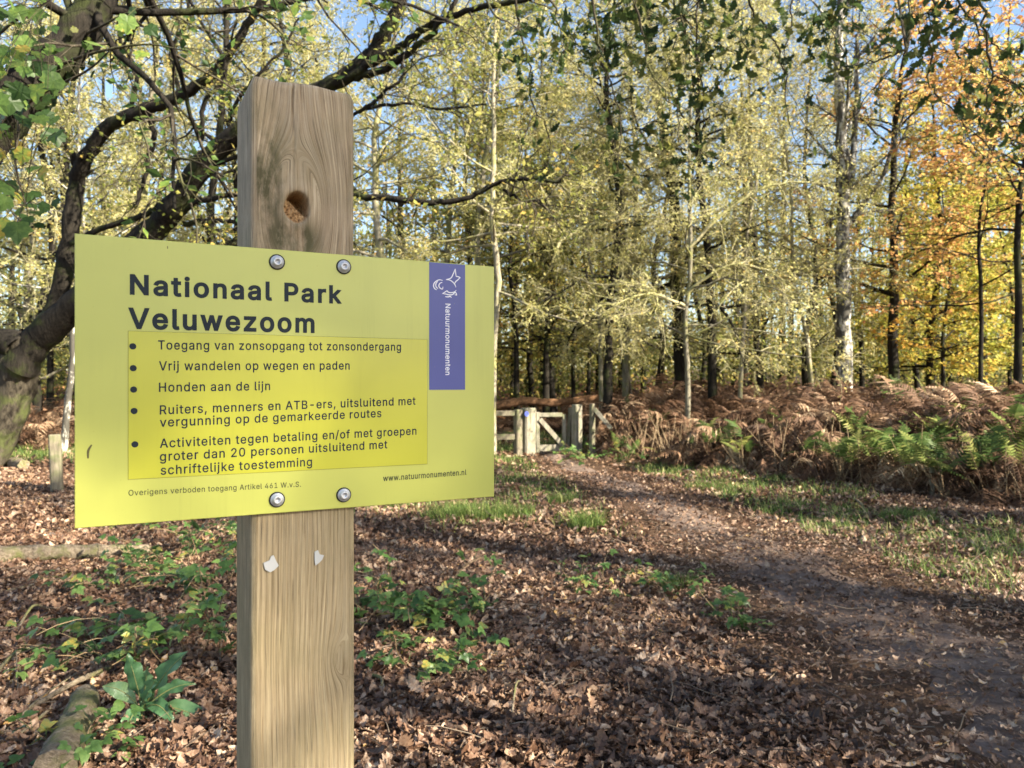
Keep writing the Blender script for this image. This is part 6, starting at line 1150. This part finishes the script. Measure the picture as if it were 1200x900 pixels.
# short post with its dark top
b = gp_(68, 578); tp = at(64, 509, b[1]); o = beam(b - np.array((0, 0, .2)), (tp[0], b[1], tp[2]), .145, .14, "wooden_post", m_pole, None, side=(.9, .4, 0)); tag(o, "short weathered wooden post standing alone near the old oak", "post")
beam_post2 = beam(gp_(1092, 583) - np.array((0, 0, .1)), at(1092, 548, gp_(1092, 583)[1]), .05, .05, "stake", m_pole, None, side=(1, 0, 0)); tag(beam_post2, "short stake half hidden at the foot of the bracken bank", "stake")

# ------------------------------------------------------------------ brambles, broad-leaved plant, tufts
def bramble(px, py, rad, nst, label, hgt=.28, ls=.055):
    r = np.random.default_rng(px * 7 + py); c = gp_(px, py); root = thing("bramble", label, "bramble", c, "brambles on the leaf litter")
    a = r.uniform(0, 6.28, nst); q = rad * np.sqrt(r.uniform(0, .5, nst)); s = np.stack([c[0] + q * np.cos(a), c[1] + q * np.sin(a), 0 * a], 1); s[:, 2] = hfun(s[:, 0], s[:, 1])
    d = nrm(np.stack([np.cos(a) * .6, np.sin(a) * .6, r.uniform(.5, 1.3, nst)], 1)); T = grow(s, d, r.uniform(.6, 1.2, nst) * (rad + hgt), 8, .16, -.16, r); T[..., 2] = np.maximum(T[..., 2], hfun(T[..., 0], T[..., 1]) + .02)
    g = Geo(); V, F = tubes(T, np.full((nst, 8), .0026), 4); g.add(V, F, 0, np.repeat(r.uniform(0, .6, nst), 28)); g.build("stems", M["stem"], root); root.children[0].name = "stem"
    m = 7; p, dd, _, t = sprout(T, np.full((nst, 8), .002), m, .15, .9, r); n = len(p); p2 = p + dd * r.uniform(.03, .07, n)[:, None] + np.array((0, 0, .02))
    g = Geo(); V, F = tubes(np.stack([p, p2], 1), np.full((n, 2), .0014), 3); g.add(V, F, 0, np.full(len(F), .3))
    Nn = r.normal(0, .38, (n, 3)) + np.array((.0, -.1, 1)); hd = dd * np.array((1, 1, .2)); rn = np.clip(r.uniform(0, 1, n), 0, 1); sz = ls * r.uniform(.7, 1.3, n)
    for ang, k_ in ((0, 1.1), (1.25, .85), (-1.25, .85)):
        ca, sa = math.cos(ang), math.sin(ang); h2 = np.stack([hd[:, 0] * ca - hd[:, 1] * sa, hd[:, 0] * sa + hd[:, 1] * ca, hd[:, 2] - .15], 1)
        V, F, nf = leaves(p2, sz * k_, Nn, OVATE, r, h2); g.add(V, F, 0, np.repeat(rn, nf))
    g.build("foliage", [M["bramble"]], root)
for a in ((225, 765, .34, 20, "large bramble filling the space between the rotten log and the post", .34, .06), (150, 775, .24, 12, "bramble behind the broad-leaved plant", .20, .055), (262, 690, .3, 16, "bramble pressed against the post below the board", .34, .055), (190, 668, .3, 12, "bramble growing over the fallen log's end", .22, .05), (120, 690, .25, 8, "small bramble in front of the fallen log", .16, .05), (255, 645, .35, 14, "bramble behind the fallen log in light", .3, .055),
          (490, 722, .36, 16, "broad low bramble beside the post in the leaves", .16, .055), (440, 735, .2, 9, "bramble touching the post on the path side", .18, .05), (492, 790, .16, 7, "tiny bramble near the post's foot", .12, .05), (535, 745, .2, 7, "thin bramble runner at the end of the broad bramble", .12, .05), (860, 735, .16, 8, "small green plant at the edge of the path", .12, .05), (790, 690, .2, 8, "low green plant halfway along the path's edge", .1, .045), (690, 690, .2, 6, "sparse seedling patch in the middle of the litter", .08, .04), (215, 605, .4, 10, "bramble in the background just under the board", .25, .05), (100, 895, .12, 6, "bramble sprouting under the rotten log", .12, .05), (700, 545, .4, 12, "nettle-like clump at the foot of the sunlit gate post", .4, .07)):
    bramble(*a)

def dock():
    r = np.random.default_rng(3); c = gp_(167, 846); root = thing("broad_leaved_plant", "broad-leaved green rosette plant beside the rotten log", "plant", c)
    Y = c[1]; cb = at(167, 840, Y)
    # tip pixel, how much nearer the tip is, width in metres, arch
    for q, (tx, ty, dy, wd, arch) in enumerate(((153, 789, .03, .040, .02), (209, 786, .10, .044, .03), (130, 818, .05, .038, .03), (243, 869, .02, .046, .07), (163, 899, .20, .048, .05), (180, 812, .12, .036, .02), (148, 868, .14, .034, .04), (196, 852, .10, .034, .05), (172, 800, -.04, .036, .01), (215, 815, -.05, .034, .03))):
        tip = at(167 + (tx - 167) * 1.28, 840 + (ty - 840) * 1.28, Y - dy); n = 12; wd = wd * 1.2; t = np.linspace(0, 1, n)[:, None]
        path = cb + (tip - cb) * t + np.array((0, 0, 1.)) * (arch * np.sin(np.pi * t) + .03); d = nrm(tip - cb)
        sdv = nrm(np.cross(d, np.array((0, -.75, .65)))); upv = nrm(np.cross(sdv, d)); upv = upv if upv[2] > 0 else -upv
        ws = np.interp(t[:, 0], [0, .16, .28, .5, .75, .92, 1], [.08, .10, .55, 1, .8, .3, .02]) * wd * .85; V = []
        for i in range(n):
            wv = .009 * math.sin(i * 1.9 + q)
            for u in (-1, -.5, 0, .5, 1): V.append(path[i] + sdv * ws[i] * u + upv * (abs(u) * ws[i] * .35 + wv * abs(u) * u * 2))
        F = [(i * 5 + j, i * 5 + j + 1, (i + 1) * 5 + j + 1, (i + 1) * 5 + j) for i in range(n - 1) for j in range(4)]
        g = Geo(); g.add(np.array(V), F, 0, np.full(len(F), r.uniform()))
        rib = path + upv * .0012; Vr, Fr = tubes(rib[None], (np.linspace(.0032, .0008, n))[None], 5); g.add(Vr, Fr, 1, np.full(len(Fr), .9)); g.build("leaf", [M["dock"], M["grass"]], root)
dock()
for a in ((688, 8.0, .20, .28, 420, "bright sunlit grass tuft in the leaf litter before the path"), (560, 8.6, .38, .30, 700, "wide dark grass clump below the corner of the board"), (520, 8.4, .25, .26, 380, "grass clump behind the post at the board's lower edge"), (605, 8.7, .22, .24, 300, "grass tuft between the wide clump and the sunlit tuft"), (660, 9.6, .18, .22, 220, "small tuft behind the sunlit tuft"), (790, 5.75, .14, .14, 160, "low tuft at the path's edge with curling blades"), (1060, 8.6, .3, .2, 300, "grass tuft before the bracken bank"), (830, 11.2, .35, .2, 380, "bright grass strip between path and brown bracken")):
    grass_tuft(*a)
